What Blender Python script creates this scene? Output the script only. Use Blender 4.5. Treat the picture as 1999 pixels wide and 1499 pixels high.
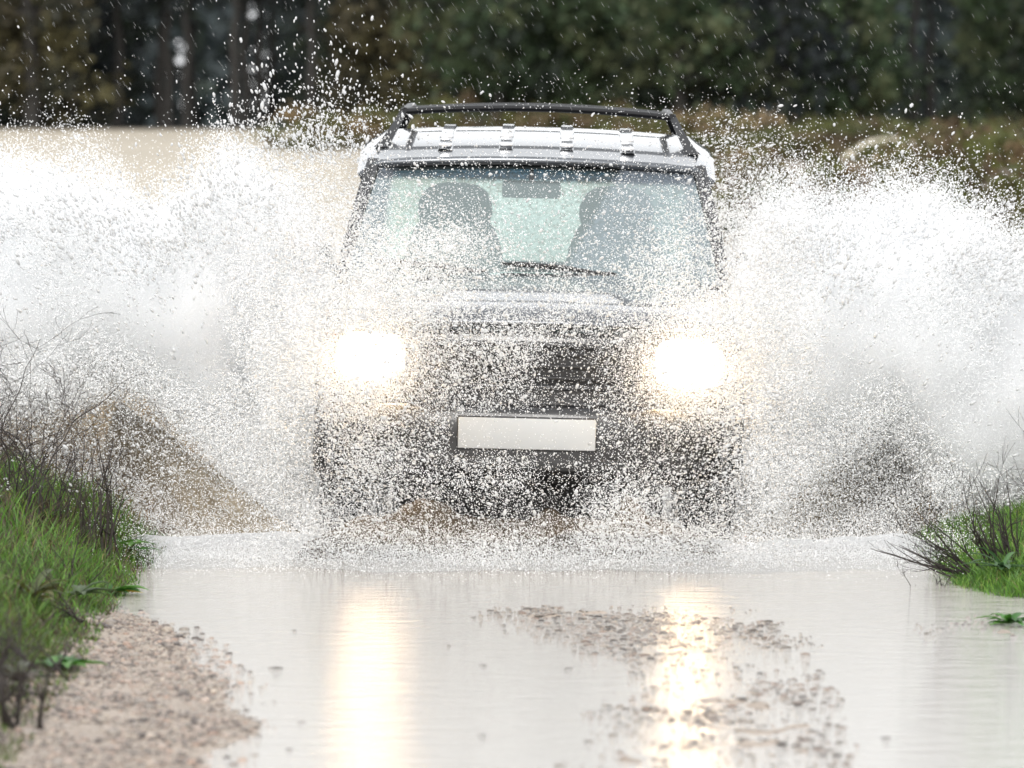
import bpy, bmesh, math, random
import numpy as np
from mathutils import Vector, Matrix

R = math.radians
for o in list(bpy.data.objects):
    bpy.data.objects.remove(o)
SC = bpy.context.scene
COL = SC.collection

# ------------------------------------------------------------------ camera
HZ = 1.8                      # eye height, the photographer stands on the track
FPX = 11208.0                 # focal length in pixels of the 1999 px wide photograph
cam_d = bpy.data.cameras.new('camera')
cam = bpy.data.objects.new('camera', cam_d)
COL.objects.link(cam)
cam.location = (0, 0, HZ)
cam.rotation_euler = (R(90) - math.atan((749.5 - 240) / FPX), 0, 0)
cam_d.sensor_width = 36
cam_d.lens = 36 * FPX / 1999
cam_d.clip_start = 0.5
cam_d.clip_end = 5000
cam_d.dof.use_dof = True
cam_d.dof.focus_distance = 23.9
cam_d.dof.aperture_fstop = 3.8
SC.camera = cam

# ------------------------------------------------------------------ light
SUN_EL, SUN_AZ = R(30), R(190)
w = bpy.data.worlds.new('World')
SC.world = w
w.use_nodes = True
nt = w.node_tree
sky = nt.nodes.new('ShaderNodeTexSky')
sky.sky_type = 'NISHITA'
sky.sun_disc = False
sky.sun_elevation = SUN_EL
sky.sun_rotation = SUN_AZ
sky.dust_density = 3.0
sky.air_density = 1.0
hs = nt.nodes.new('ShaderNodeHueSaturation')
hs.inputs['Saturation'].default_value = 0.22
nt.links.new(sky.outputs[0], hs.inputs['Color'])
bg = nt.nodes['Background']
# overcast: an even pale cloud deck over most of the sky
deck = nt.nodes.new('ShaderNodeMix'); deck.data_type = 'RGBA'
deck.inputs[0].default_value = 0.75
deck.inputs[7].default_value = (8.2, 8.35, 8.5, 1)
nt.links.new(hs.outputs[0], deck.inputs[6])
nt.links.new(deck.outputs[2], bg.inputs['Color'])
bg.inputs['Strength'].default_value = 0.15
sun_d = bpy.data.lights.new('sun', 'SUN')
sun_d.energy = 1.5
sun_d.angle = R(25)
sun_d.color = (1, 0.97, 0.93)
sun = bpy.data.objects.new('sun', sun_d)
COL.objects.link(sun)
# sun_rotation is measured clockwise from +Y seen from above
sdir = Vector((math.sin(SUN_AZ) * math.cos(SUN_EL), math.cos(SUN_AZ) * math.cos(SUN_EL), math.sin(SUN_EL)))
sun.rotation_euler = sdir.to_track_quat('Z', 'Y').to_euler()
SC.view_settings.view_transform = 'Standard'
SC.view_settings.look = 'None'
SC.view_settings.exposure = 0.46
SC.view_settings.gamma = 1
SC.cycles.use_denoising = True
SC.cycles.max_bounces = 16
SC.cycles.diffuse_bounces = 12
SC.cycles.transparent_max_bounces = 16
SC.cycles.volume_bounces = 8
SC.cycles.sample_clamp_indirect = 8
SC.cycles.caustics_reflective = False
SC.cycles.caustics_refractive = False

# ------------------------------------------------------------------ helpers
def X(px, d):                 # sideways metres of a photo column at distance d
    return (px - 1000) * d / FPX
def Z(py, d):                 # height of a photo row at distance d
    return HZ - (py - 240) * d / FPX

def tag(o, label=None, cat=None, group=None, kind=None):
    if label: o['label'] = label
    if cat: o['category'] = cat
    if group: o['group'] = group
    if kind: o['kind'] = kind
    return o

def empty(name, loc=(0, 0, 0), rot=(0, 0, 0)):
    o = bpy.data.objects.new(name, None)
    o.location = loc
    o.rotation_euler = rot
    o.empty_display_size = 0.1
    COL.objects.link(o)
    return o

def link(name, me, mat=None, parent=None, smooth=True):
    o = bpy.data.objects.new(name, me)
    COL.objects.link(o)
    if mat: me.materials.append(mat)
    if parent: o.parent = parent
    if smooth and len(me.polygons):
        me.polygons.foreach_set('use_smooth', np.ones(len(me.polygons), dtype=bool))
    return o

def np_mesh(name, V, F, col=None):
    """V (n,3), F (m,k) all faces with k corners, col (n,3) point colours"""
    V = np.asarray(V, dtype=np.float32); F = np.asarray(F, dtype=np.int32)
    me = bpy.data.meshes.new(name)
    me.vertices.add(len(V)); me.vertices.foreach_set('co', V.ravel())
    k = F.shape[1]
    me.loops.add(F.size); me.loops.foreach_set('vertex_index', F.ravel())
    me.polygons.add(len(F))
    me.polygons.foreach_set('loop_start', np.arange(0, F.size, k, dtype=np.int32))
    me.update(calc_edges=True)
    if col is not None:
        a = me.attributes.new('tone', 'FLOAT_COLOR', 'POINT')
        c = np.ones((len(V), 4), dtype=np.float32); c[:, :3] = col
        a.data.foreach_set('color', c.ravel())
    return me

def bm_obj(name, bm, mat=None, parent=None, smooth=True):
    bmesh.ops.recalc_face_normals(bm, faces=bm.faces)
    me = bpy.data.meshes.new(name)
    bm.to_mesh(me); bm.free()
    return link(name, me, mat, parent, smooth)

def auto(o, ang=40):
    for p in o.data.polygons: p.use_smooth = True
    try: o.data.set_sharp_from_angle(angle=R(ang))
    except Exception: pass
    return o

def add_box(bm, c, s, bev=0.0, seg=2, rot=None):
    r = bmesh.ops.create_cube(bm, size=1)
    vs = r['verts']
    bmesh.ops.scale(bm, vec=s, verts=vs)
    if bev > 0:
        es = list({e for v in vs for e in v.link_edges})
        rb = bmesh.ops.bevel(bm, geom=es, offset=bev, segments=seg, affect='EDGES', profile=0.5)
        vs = list({v for f in rb['faces'] for v in f.verts} | {v for v in vs if v.is_valid})
    if rot is not None:
        bmesh.ops.rotate(bm, cent=(0, 0, 0), matrix=rot, verts=vs)
    bmesh.ops.translate(bm, vec=c, verts=vs)
    return vs

def add_grid(bm, rows, closed=False):
    """rows: list of equally long point lists"""
    g = [[bm.verts.new(p) for p in r] for r in rows]
    for a, b in zip(g, g[1:]):
        n = len(a)
        for i in range(n if closed else n - 1):
            j = (i + 1) % n
            try: bm.faces.new((a[i], a[j], b[j], b[i]))
            except ValueError: pass
    return g

def add_tube(bm, pts, rad, n=8, cap=True):
    pts = [Vector(p) for p in pts]
    rads = rad if hasattr(rad, '__len__') else [rad] * len(pts)
    rows = []
    ref = Vector((0.13, 0.31, 0.94)).normalized()
    for i, p in enumerate(pts):
        t = (pts[min(i + 1, len(pts) - 1)] - pts[max(i - 1, 0)]).normalized()
        rr = ref if abs(t.dot(ref)) < 0.95 else Vector((1, 0, 0))
        a = t.cross(rr).normalized(); b = t.cross(a)
        rows.append([p + (a * math.cos(2 * math.pi * k / n) + b * math.sin(2 * math.pi * k / n)) * rads[i] for k in range(n)])
    g = add_grid(bm, rows, True)
    if cap:
        for r in (g[0], g[-1]):
            try: bm.faces.new(r)
            except ValueError: pass

def add_lathe(bm, prof, axis_c, n=28):
    """profile of (radius, x) swept round the x axis through axis_c"""
    rows = []
    for r, x in prof:
        rows.append([(axis_c[0] + x, axis_c[1] + r * math.cos(2 * math.pi * k / n), axis_c[2] + r * math.sin(2 * math.pi * k / n)) for k in range(n)])
    add_grid(bm, rows, True)

def sm(a, b, x):
    t = np.clip((x - a) / (b - a), 0, 1)
    return t * t * (3 - 2 * t)

class Noise:
    def __init__(s, seed):
        s.t = np.random.default_rng(seed).random((64, 64, 64)).astype(np.float32)
    def base(s, p):
        i = np.floor(p).astype(np.int64); f = p - i
        f = f * f * (3 - 2 * f); i &= 63; j = (i + 1) & 63
        t = s.t; out = 0
        for dx in (0, 1):
            wx = f[:, 0] if dx else 1 - f[:, 0]; ix = j[:, 0] if dx else i[:, 0]
            for dy in (0, 1):
                wy = f[:, 1] if dy else 1 - f[:, 1]; iy = j[:, 1] if dy else i[:, 1]
                for dz in (0, 1):
                    wz = f[:, 2] if dz else 1 - f[:, 2]; iz = j[:, 2] if dz else i[:, 2]
                    out = out + wx * wy * wz * t[ix, iy, iz]
        return out
    def fbm(s, p, oct=4):
        a, tot, out = 1.0, 0.0, 0
        for k in range(oct):
            out = out + a * s.base(p * 2.0 ** k + 17.3 * k); tot += a; a *= 0.55
        return out / tot

# ------------------------------------------------------------------ materials
def new_mat(name):
    m = bpy.data.materials.new(name); m.use_nodes = True
    return m, m.node_tree, m.node_tree.nodes['Principled BSDF']

def pmat(name, col, rough=0.5, metal=0.0, coat=0.0, spec=0.5, noise=0.0, scale=20, bump=0.0):
    m, t, b = new_mat(name)
    b.inputs['Base Color'].default_value = (*col, 1)
    b.inputs['Roughness'].default_value = rough
    b.inputs['Metallic'].default_value = metal
    b.inputs['Specular IOR Level'].default_value = spec
    b.inputs['Coat Weight'].default_value = coat
    b.inputs['Coat Roughness'].default_value = 0.04
    if noise or bump:
        tc = t.nodes.new('ShaderNodeTexCoord')
        n = t.nodes.new('ShaderNodeTexNoise'); n.inputs['Scale'].default_value = scale; n.inputs['Detail'].default_value = 6
        t.links.new(tc.outputs['Object'], n.inputs['Vector'])
        if noise:
            mx = t.nodes.new('ShaderNodeMix'); mx.data_type = 'RGBA'
            mx.inputs[6].default_value = (*[c * (1 - noise) for c in col], 1)
            mx.inputs[7].default_value = (*[min(1, c * (1 + noise)) for c in col], 1)
            t.links.new(n.outputs[0], mx.inputs[0]); t.links.new(mx.outputs[2], b.inputs['Base Color'])
        if bump:
            bp = t.nodes.new('ShaderNodeBump'); bp.inputs['Strength'].default_value = bump; bp.inputs['Distance'].default_value = 0.01
            t.links.new(n.outputs[0], bp.inputs['Height']); t.links.new(bp.outputs[0], b.inputs['Normal'])
    return m

def tone_mat(name, rough=0.6, spec=0.4, transl=0.0, noise=0.0, scale=30, bump=0.0):
    """base colour from the mesh's own tone attribute"""
    m, t, b = new_mat(name)
    a = t.nodes.new('ShaderNodeAttribute'); a.attribute_name = 'tone'
    src = a.outputs['Color']
    if noise or bump:
        tc = t.nodes.new('ShaderNodeTexCoord')
        n = t.nodes.new('ShaderNodeTexNoise'); n.inputs['Scale'].default_value = scale; n.inputs['Detail'].default_value = 8
        n.inputs['Roughness'].default_value = 0.7
        t.links.new(tc.outputs['Object'], n.inputs['Vector'])
        if noise:
            mr = t.nodes.new('ShaderNodeMapRange')
            mr.inputs['From Min'].default_value = 0.3; mr.inputs['From Max'].default_value = 0.7
            mr.inputs['To Min'].default_value = 1 - noise; mr.inputs['To Max'].default_value = 1 + noise
            t.links.new(n.outputs[0], mr.inputs[0])
            mx = t.nodes.new('ShaderNodeVectorMath'); mx.operation = 'SCALE'
            t.links.new(src, mx.inputs[0]); t.links.new(mr.outputs[0], mx.inputs['Scale'])
            src = mx.outputs[0]
        if bump:
            bp = t.nodes.new('ShaderNodeBump'); bp.inputs['Strength'].default_value = bump; bp.inputs['Distance'].default_value = 0.02
            t.links.new(n.outputs[0], bp.inputs['Height']); t.links.new(bp.outputs[0], b.inputs['Normal'])
    t.links.new(src, b.inputs['Base Color'])
    b.inputs['Roughness'].default_value = rough
    b.inputs['Specular IOR Level'].default_value = spec
    if transl:
        tr = t.nodes.new('ShaderNodeBsdfTranslucent'); t.links.new(src, tr.inputs['Color'])
        ms = t.nodes.new('ShaderNodeMixShader'); ms.inputs[0].default_value = transl
        t.links.new(b.outputs[0], ms.inputs[1]); t.links.new(tr.outputs[0], ms.inputs[2])
        t.links.new(ms.outputs[0], t.nodes['Material Output'].inputs['Surface'])
    return m

def glass_mat(name, tint, film=False):
    m, t, b = new_mat(name)
    t.nodes.remove(b)
    out = t.nodes['Material Output']
    tr = t.nodes.new('ShaderNodeBsdfTransparent'); tr.inputs['Color'].default_value = (*tint, 1)
    gl = t.nodes.new('ShaderNodeBsdfGlossy'); gl.inputs['Roughness'].default_value = 0.03
    fr = t.nodes.new('ShaderNodeFresnel'); fr.inputs['IOR'].default_value = 1.5
    ms = t.nodes.new('ShaderNodeMixShader')
    t.links.new(fr.outputs[0], ms.inputs[0]); t.links.new(tr.outputs[0], ms.inputs[1]); t.links.new(gl.outputs[0], ms.inputs[2])
    res = ms.outputs[0]
    if film:
        tc = t.nodes.new('ShaderNodeTexCoord')
        sp = t.nodes.new('ShaderNodeSeparateXYZ'); t.links.new(tc.outputs['Object'], sp.inputs[0])
        def mth(op, a, bb):
            n = t.nodes.new('ShaderNodeMath'); n.operation = op
            for k, v in enumerate((a, bb)):
                if isinstance(v, (int, float)): n.inputs[k].default_value = v
                else: t.links.new(v, n.inputs[k])
            return n.outputs[0]
        def rng(v, a, bb, lo=0, hi=1):
            n = t.nodes.new('ShaderNodeMapRange'); n.interpolation_type = 'SMOOTHSTEP'
            n.inputs[1].default_value = a; n.inputs[2].default_value = bb; n.inputs[3].default_value = lo; n.inputs[4].default_value = hi
            t.links.new(v, n.inputs[0]); return n.outputs[0]
        # blue shade band moulded into the top of the pane
        band = rng(sp.outputs['Z'], 1.550, 1.585)
        mc = t.nodes.new('ShaderNodeMix'); mc.data_type = 'RGBA'
        mc.inputs[6].default_value = (*tint, 1); mc.inputs[7].default_value = (0.03, 0.10, 0.17, 1)
        t.links.new(band, mc.inputs[0]); t.links.new(mc.outputs[2], tr.inputs['Color'])
        # film of water where the wiper has not swept: beyond a slanting edge, and along the sides
        edge = mth('SUBTRACT', sp.outputs['X'], mth('MULTIPLY', mth('SUBTRACT', sp.outputs['Z'], 1.2), 0.55))
        nz = t.nodes.new('ShaderNodeTexNoise'); nz.inputs['Scale'].default_value = 60; nz.inputs['Detail'].default_value = 5
        t.links.new(tc.outputs['Object'], nz.inputs['Vector'])
        edge = mth('ADD', edge, mth('MULTIPLY', mth('SUBTRACT', nz.outputs[0], 0.5), 0.10))
        f1 = rng(edge, 0.125, 0.165)
        f2 = rng(sp.outputs['X'], -0.60, -0.70)
        ff = mth('MAXIMUM', f1, f2)
        ff = mth('MULTIPLY', ff, rng(nz.outputs[0], 0.2, 0.8, 0.25, 0.95))
        df = t.nodes.new('ShaderNodeBsdfDiffuse'); df.inputs['Color'].default_value = (0.12, 0.135, 0.16, 1)
        m2 = t.nodes.new('ShaderNodeMixShader')
        t.links.new(ff, m2.inputs[0]); t.links.new(res, m2.inputs[1]); t.links.new(df.outputs[0], m2.inputs[2])
        # thin even mist on the swept part
        m3 = t.nodes.new('ShaderNodeMixShader'); t.links.new(rng(sp.outputs['Z'], 1.55, 1.58, .25, .03), m3.inputs[0])
        d2 = t.nodes.new('ShaderNodeBsdfDiffuse'); d2.inputs['Color'].default_value = (0.48, 0.58, 0.58, 1)
        t.links.new(m2.outputs[0], m3.inputs[1]); t.links.new(d2.outputs[0], m3.inputs[2])
        res = m3.outputs[0]
    t.links.new(res, out.inputs['Surface'])
    return m

def drop_mat(name, col, transl=0.4):
    m, t, b = new_mat(name)
    b.inputs['Base Color'].default_value = (*col, 1)
    b.inputs['Roughness'].default_value = 0.35
    tr = t.nodes.new('ShaderNodeBsdfTranslucent'); tr.inputs['Color'].default_value = (*col, 1)
    ms = t.nodes.new('ShaderNodeMixShader'); ms.inputs[0].default_value = transl
    t.links.new(b.outputs[0], ms.inputs[1]); t.links.new(tr.outputs[0], ms.inputs[2])
    t.links.new(ms.outputs[0], t.nodes['Material Output'].inputs['Surface'])
    return m

def water_mat():
    m, t, b = new_mat('muddy_water')
    b.inputs['Base Color'].default_value = (0.46, 0.435, 0.40, 1)
    b.inputs['Roughness'].default_value = 0.035
    b.inputs['IOR'].default_value = 1.33
    tc = t.nodes.new('ShaderNodeTexCoord')
    mp = t.nodes.new('ShaderNodeMapping'); mp.inputs['Scale'].default_value = (1.0, 2.2, 1)
    t.links.new(tc.outputs['Object'], mp.inputs[0])
    n = t.nodes.new('ShaderNodeTexNoise'); n.inputs['Scale'].default_value = 4.5; n.inputs['Detail'].default_value = 7; n.inputs['Roughness'].default_value = 0.62
    t.links.new(mp.outputs[0], n.inputs['Vector'])
    bp = t.nodes.new('ShaderNodeBump'); bp.inputs['Strength'].default_value = 1.0; bp.inputs['Distance'].default_value = 0.009
    t.links.new(n.outputs[0], bp.inputs['Height']); t.links.new(bp.outputs[0], b.inputs['Normal'])
    return m

M = {}
M['paint'] = pmat('grey_paint', (0.10, 0.108, 0.12), 0.32, metal=0.75, coat=1.0)
M['dark'] = pmat('black_paint', (0.014, 0.014, 0.016), 0.3, coat=0.6)
M['plastic'] = pmat('black_plastic', (0.022, 0.022, 0.023), 0.5, noise=0.2)
M['rubber'] = pmat('rubber', (0.018, 0.018, 0.018), 0.75, noise=0.3, scale=40, bump=0.2)
M['alloy'] = pmat('alloy', (0.45, 0.45, 0.46), 0.35, metal=0.9)
M['chrome'] = pmat('chrome', (0.75, 0.75, 0.76), 0.12, metal=1.0)
M['rail'] = pmat('satin_black_rail', (0.008, 0.008, 0.009), 0.4, spec=.35)
M['plate'] = pmat('plate_white', (0.52, 0.53, 0.53), 0.45, noise=0.03, scale=8)
M['cabin'] = pmat('cabin_trim', (0.035, 0.037, 0.04), 0.8, noise=0.15)
M['seat'] = pmat('seat_cloth', (0.11, 0.125, 0.13), 0.9, noise=0.2, scale=60)
M['amber'] = pmat('amber_lens', (0.45, 0.16, 0.03), 0.15)
M['glass'] = glass_mat('window_glass', (0.80, 0.90, 0.87))
M['windscreen'] = glass_mat('windscreen_glass', (0.76, 0.88, 0.84), True)
M['drop'] = drop_mat('water_drops', (0.74, 0.745, 0.75), 0.42)
m, t, b = new_mat('fine_spray_drops')
b.inputs['Base Color'].default_value = (0.935, 0.94, 0.945, 1)
b.inputs['Roughness'].default_value = 0.6
b.inputs['Specular IOR Level'].default_value = 0.2
M['fine'] = m
M['water'] = water_mat()
m, t, b = new_mat('headlight_glow')
b.inputs['Base Color'].default_value = (0.8, 0.8, 0.8, 1)
b.inputs['Emission Color'].default_value = (1.0, 0.70, 0.38, 1)
b.inputs['Emission Strength'].default_value = 78
M['lamp'] = m
m, t, b = new_mat('headlight_reflector_glow')
b.inputs['Base Color'].default_value = (0.8, 0.8, 0.8, 1)
b.inputs['Metallic'].default_value = 1.0; b.inputs['Roughness'].default_value = .3
b.inputs['Emission Color'].default_value = (1.0, 0.62, 0.26, 1)
b.inputs['Emission Strength'].default_value = .9
M['lamp2'] = m

# ------------------------------------------------------------------ ground
SHORE = np.array([(15, -0.84), (16, -0.86), (17.5, -0.88), (19, -0.97), (20.3, -1.22), (21.5, -1.58), (24, -1.66), (60, -1.75)])
nzG = Noise(3)
def terrain(x, y):
    x = np.asarray(x, dtype=np.float64); y = np.asarray(y, dtype=np.float64)
    p = np.stack([x * 1.3, y * 1.3, np.zeros_like(x)], -1).reshape(-1, 3)
    nz = (nzG.fbm(p, 4) - 0.5).reshape(x.shape)
    shore = np.interp(y, SHORE[:, 0], SHORE[:, 1])
    h = -0.10 + 0 * x
    left = (shore - x)
    h = np.maximum(h, np.clip(left * 0.075, -0.1, 0.045))                           # gravel shoulder
    h = h + 0.24 * sm(1.42, 2.25, -x) * sm(60, 40, y)                                # left bank
    edge_r = np.interp(y, [15, 21.3, 22.3, 60], [2.6, 2.05, 1.66, 1.8])
    h = h + 0.13 * sm(0.0, 0.75, x - edge_r) * sm(60, 40, y) + 0.10 * sm(-0.15, 0.1, x - edge_r)   # right bank
    # pebbly ridge between the wheel tracks and the low right shoulder
    ax = np.interp(y, [13, 16, 19, 21, 23], [0.55, 0.58, 0.72, 0.42, 0.3])
    wd = np.interp(y, [13, 16, 19, 21, 23], [0.28, 0.32, 0.30, 0.5, 0.4])
    rid = np.minimum(1, 1.5 * np.exp(-((x - ax) / (wd * 1.25)) ** 2)) * sm(21.9, 21.1, y) * sm(9, 12, y)
    h = h + 0.086 * rid
    h = h + 0.102 * np.exp(-(((x - 1.75) / 0.4) ** 2 + ((y - 20.3) / 0.9) ** 2))
    h = h + nz * 0.03 + .055 * (nzG.fbm(p * np.array([9., 5., 1.]) + 5, 3) - .5).reshape(x.shape) * rid
    # behind: gentle field slope up to the wood
    h = h + 1.62 * sm(0, 1, (y - 34) / 78) + 0.15 * nz * sm(36, 60, y)
    h = h + 0.25 * sm(9, 4, y)
    return h

def ground_tone(x, y):
    p = np.stack([x, y, 0 * x], -1)
    n1 = nzG.fbm(p * 0.9, 4)[:, None]; n2 = nzG.fbm(p * 4.0 + 9, 4)[:, None]
    gravel = np.array([0.36, 0.295, 0.24]) * (0.75 + 0.5 * n2)
    soil = np.array([0.085, 0.065, 0.04]) * (0.7 + 0.6 * n2)
    brown = np.array([0.33, 0.235, 0.13]) * (0.7 + 0.6 * n1)
    tan = np.array([0.38, 0.33, 0.255]) * (0.78 + 0.44 * n1)
    scrub = np.array([0.13, 0.095, 0.055]) * (0.7 + 0.6 * n1)
    wood = np.array([0.05, 0.042, 0.028]) * (0.7 + 0.6 * n1)
    c = gravel
    vl = (sm(1.42, 1.55, -x))[:, None]; vr = sm(1.62, 1.8, x)[:, None] * sm(21, 22, y)[:, None]
    c = c * (1 - np.maximum(vl, vr)) + soil * np.maximum(vl, vr)
    side = sm(1.3, 1.7, np.abs(x))[:, None] * sm(24.5, 26, y)[:, None]
    c = c * (1 - side) + brown * side
    far = sm(38, 48, y)[:, None]
    lf = sm(1.0, -1.5, x + 0.03 * (y - 40))[:, None]
    c = c * (1 - far) + (tan * lf + scrub * (1 - lf)) * far
    wd = sm(110, 112, y)[:, None]
    return c * (1 - wd) + wood * wd

xs = np.unique(np.concatenate([np.linspace(-3, 3, 151), np.linspace(-30, 30, 61), np.linspace(-400, 400, 41)]))
ys = np.unique(np.concatenate([np.linspace(-5, 14, 20), np.linspace(14, 26, 241), np.linspace(26, 60, 69), np.linspace(60, 130, 71), np.linspace(130, 900, 40)]))
GX, GY = np.meshgrid(xs, ys)
GV = np.stack([GX, GY, terrain(GX, GY)], -1).reshape(-1, 3)
nx, ny = len(xs), len(ys)
ii = (np.arange(ny - 1)[:, None] * nx + np.arange(nx - 1)[None, :]).ravel()
GF = np.stack([ii, ii + 1, ii + nx + 1, ii + nx], -1)
M['ground'] = tone_mat('wet_ground', 0.55, 0.5, noise=0.35, scale=55, bump=0.6)
g = link('ground', np_mesh('ground', GV, GF, ground_tone(GV[:, 0], GV[:, 1])), M['ground'])
tag(g, 'gravel track with green and brown verges and a tan field', kind='structure')
wv = np.array([(-3.2, 3, 0), (3.2, 3, 0), (3.2, 44, 0), (-3.2, 44, 0)])
wo = link('water', np_mesh('water', wv, [(0, 1, 2, 3)]), M['water'])
tag(wo, 'wide muddy puddle flooding the track', kind='structure')

# ------------------------------------------------------------------ the car
# local axes: x to the picture's right, y towards the car's tail, z up; origin under the front bumper
CAR_X, CAR_Y = 0.055, 24.0
car = tag(empty('offroad_car', (CAR_X, CAR_Y, -0.03), (0, R(1.35), R(-0.5))),
          'grey off-road car with glowing headlights and roof rack driving through the puddle', 'car')

def poly(y, tab):
    t = np.array(tab); return float(np.interp(y, t[:, 0], t[:, 1]))
def half_w(y): return poly(y, [(0.02, .80), (.12, .845), (.4, .885), (1.2, .90), (3.6, .90), (4.2, .87), (4.38, .82)])
def belt(y): return poly(y, [(0.02, .93), (.12, .965), (.5, 1.035), (1.15, 1.10), (2.0, 1.125), (4.38, 1.15)])
WHEELS = (0.86, 3.48)
def sill(y):
    z = 0.36
    for c in WHEELS:
        if abs(y - c) < 0.43: z = max(z, 0.36 + math.sqrt(max(0, 0.43 ** 2 - (y - c) ** 2)) * 0.93)
    return z

# side shell with wheel arches, and tail
bm = bmesh.new()
yy = sorted(set(list(np.linspace(0.05, 4.38, 40)) + [c + 0.43 * math.cos(a) for c in WHEELS for a in np.linspace(0, math.pi, 17)]))
for s in (-1, 1):
    rows = []
    for y in yy:
        wv_, zb, zt = half_w(y), sill(y), belt(y)
        mid = zb + (zt - zb) * .5
        rows.append([(s * (wv_ - .12), y, zb), (s * (wv_ - .005), y, zb), (s * wv_, y, zb + .02), (s * (wv_ + .012), y, mid),
                     (s * (wv_ + .006), y, zt - .12), (s * (wv_ - .008), y, zt - .05), (s * (wv_ - .035), y, zt - .012), (s * (wv_ - .07), y, zt)])
    add_grid(bm, rows)
rows = []
for x in np.linspace(-.80, .80, 13):
    yb = 4.40 - .05 * (x / .8) ** 4
    rows.append([(x, yb - .05, .38), (x, yb, .45), (x, yb, .85), (x, yb - .02, 1.10), (x, yb - .10, 1.15)])
add_grid(bm, rows)
# floor of the car, so that no light leaks through from below
add_grid(bm, [[(-.8, .15, .40), (.8, .15, .40)], [(-.8, 4.3, .40), (.8, 4.3, .40)]])
auto(bm_obj('body', bm, M['paint'], car), 35)

# front panel behind lamps and grille
def fy(x): return 0.035 + 0.13 * abs(x / .86) ** 3.2
bm = bmesh.new()
rows = []
for x in np.linspace(-.835, .835, 29):
    rows.append([(x, fy(x) + .02, .34), (x, fy(x), .5), (x, fy(x), .72), (x, fy(x) + .004, .90), (x, fy(x) + .03, .955)])
add_grid(bm, rows)
auto(bm_obj('front_panel', bm, M['dark'], car))

# bonnet with a rounded front lip
bm = bmesh.new()
rows = []
def bonnet_z(x, y):
    u = abs(x) / .80
    z = poly(y, [(0.0, .965), (.03, .995), (.075, 1.022), (.14, 1.038), (.4, 1.075), (.8, 1.115), (1.13, 1.135)])
    crown = .030 * (1 - min(1, u) ** 2.4)
    ridge = .012 * float(sm(.50, .44, u)) * float(sm(.25, .5, y))
    drop = -.03 * max(0, u - .86) / .14
    return z + crown + ridge + drop
for t in [0.0, .012, .03, .05, .075, .105, .14, .2, .3, .4, .55, .7, .85, 1.0, 1.08, 1.13]:
    rows.append([(x, t + .8 * (fy(x) - .035) * max(0, 1 - t / .6) - .01 + .10 * (abs(x) / .8) ** 2 * float(sm(.8, 1.13, t)) , bonnet_z(x, t)) for x in np.linspace(-.80, .80, 41)])
add_grid(bm, rows)
o = auto(bm_obj('bonnet', bm, M['paint'], car), 50)
sd = o.modifiers.new('thick', 'SOLIDIFY'); sd.thickness = .012; sd.offset = -1

# cowl and wipers
bm = bmesh.new()
rows = [[(x, 1.12 + .10 * (abs(x) / .8) ** 2, 1.10), (x, 1.15 + .10 * (abs(x) / .8) ** 2, 1.128), (x, 1.25 + .10 * (abs(x) / .8) ** 2, 1.15)] for x in np.linspace(-.82, .82, 21)]
add_grid(bm, rows)
bm_obj('cowl', bm, M['plastic'], car)

# windscreen: base curve to top curve
def ws(u, v):
    """u -1..1 across, v 0..1 up"""
    xb, xt = .82, .70
    x = u * (xb + (xt - xb) * v)
    y = 1.19 + .10 * u * u + (1.93 - 1.19) * v - .05 * u * u * v + .0
    z = 1.135 + .505 * v + .030 * (1 - u * u) * v + .02 * math.sin(math.pi * v)
    return (x, y, z)
bm = bmesh.new()
add_grid(bm, [[ws(u, v) for u in np.linspace(-1, 1, 25)] for v in np.linspace(0, 1, 11)])
bm_obj('windscreen', bm, M['windscreen'], car)
# black band printed round the glass edge, as a thin frame just inside the pane
bm = bmesh.new()
def off(p, d=.006): return (p[0], p[1] + d, p[2] - d)
for (u0, u1, v0, v1) in ((-1, 1, .91, 1.0), (-1, 1, 0, .07), (-1, -.95, .07, .91), (.95, 1, .07, .91)):
    add_grid(bm, [[off(ws(u, v)) for u in np.linspace(u0, u1, 13)] for v in np.linspace(v0, v1, 5)])
bm_obj('windscreen_surround', bm, M['plastic'], car)
for s in (-1, 1):      # wipers lying on the lower glass
    wp = empty('wiper'); wp.parent = car
    bm = bmesh.new()
    piv = Vector(ws(-.25 if s < 0 else .45, .01)) + Vector((0, -.03, .02)); tip = Vector(ws(-.80 if s < 0 else -.12, .10)) + Vector((0, -.02, .02))
    mid = (piv + tip) / 2 + Vector((0, -.012, .015))
    add_tube(bm, [piv, mid, tip], [.011, .008, .006], 6)
    bm_obj('wiper_arm', bm, M['plastic'], wp)
    bm = bmesh.new()
    add_tube(bm, [Vector(ws(u, .05 + .06 * (k / 8))) + Vector((0, -.012, .010)) for k, u in enumerate(np.linspace(-.25 if s < 0 else .45, -.88 if s < 0 else -.18, 9))], .007, 6)
    bm_obj('wiper_blade', bm, M['rubber'], wp)

# pillars, roof and the side and rear glass
def roof_z(x, y):
    u = abs(x) / 0.81
    z = poly(y, [(1.86, 1.640), (1.92, 1.652), (2.1, 1.692), (2.5, 1.742), (3.1, 1.775), (3.7, 1.765), (4.05, 1.72), (4.22, 1.655)])
    return z + .036 * (1 - u ** 2) - .055 * max(0, u - .88) / .12 * 1.0
bm = bmesh.new()
rows = []
for y in [1.855, 1.87, 1.89, 1.92, 1.97, 2.05, 2.2, 2.5, 2.8, 3.1, 3.4, 3.7, 3.9, 4.05, 4.15, 4.22]:
    rows.append([(x, y + .09 * (x / 0.81) ** 2 * float(sm(2.6, 1.9, y)), roof_z(x, y)) for x in np.concatenate([np.linspace(-0.81, -.67, 8), np.linspace(-.6, .6, 25), np.linspace(.67, 0.81, 8)])])
add_grid(bm, rows)
roof = auto(bm_obj('roof', bm, M['paint'], car), 60)
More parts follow.
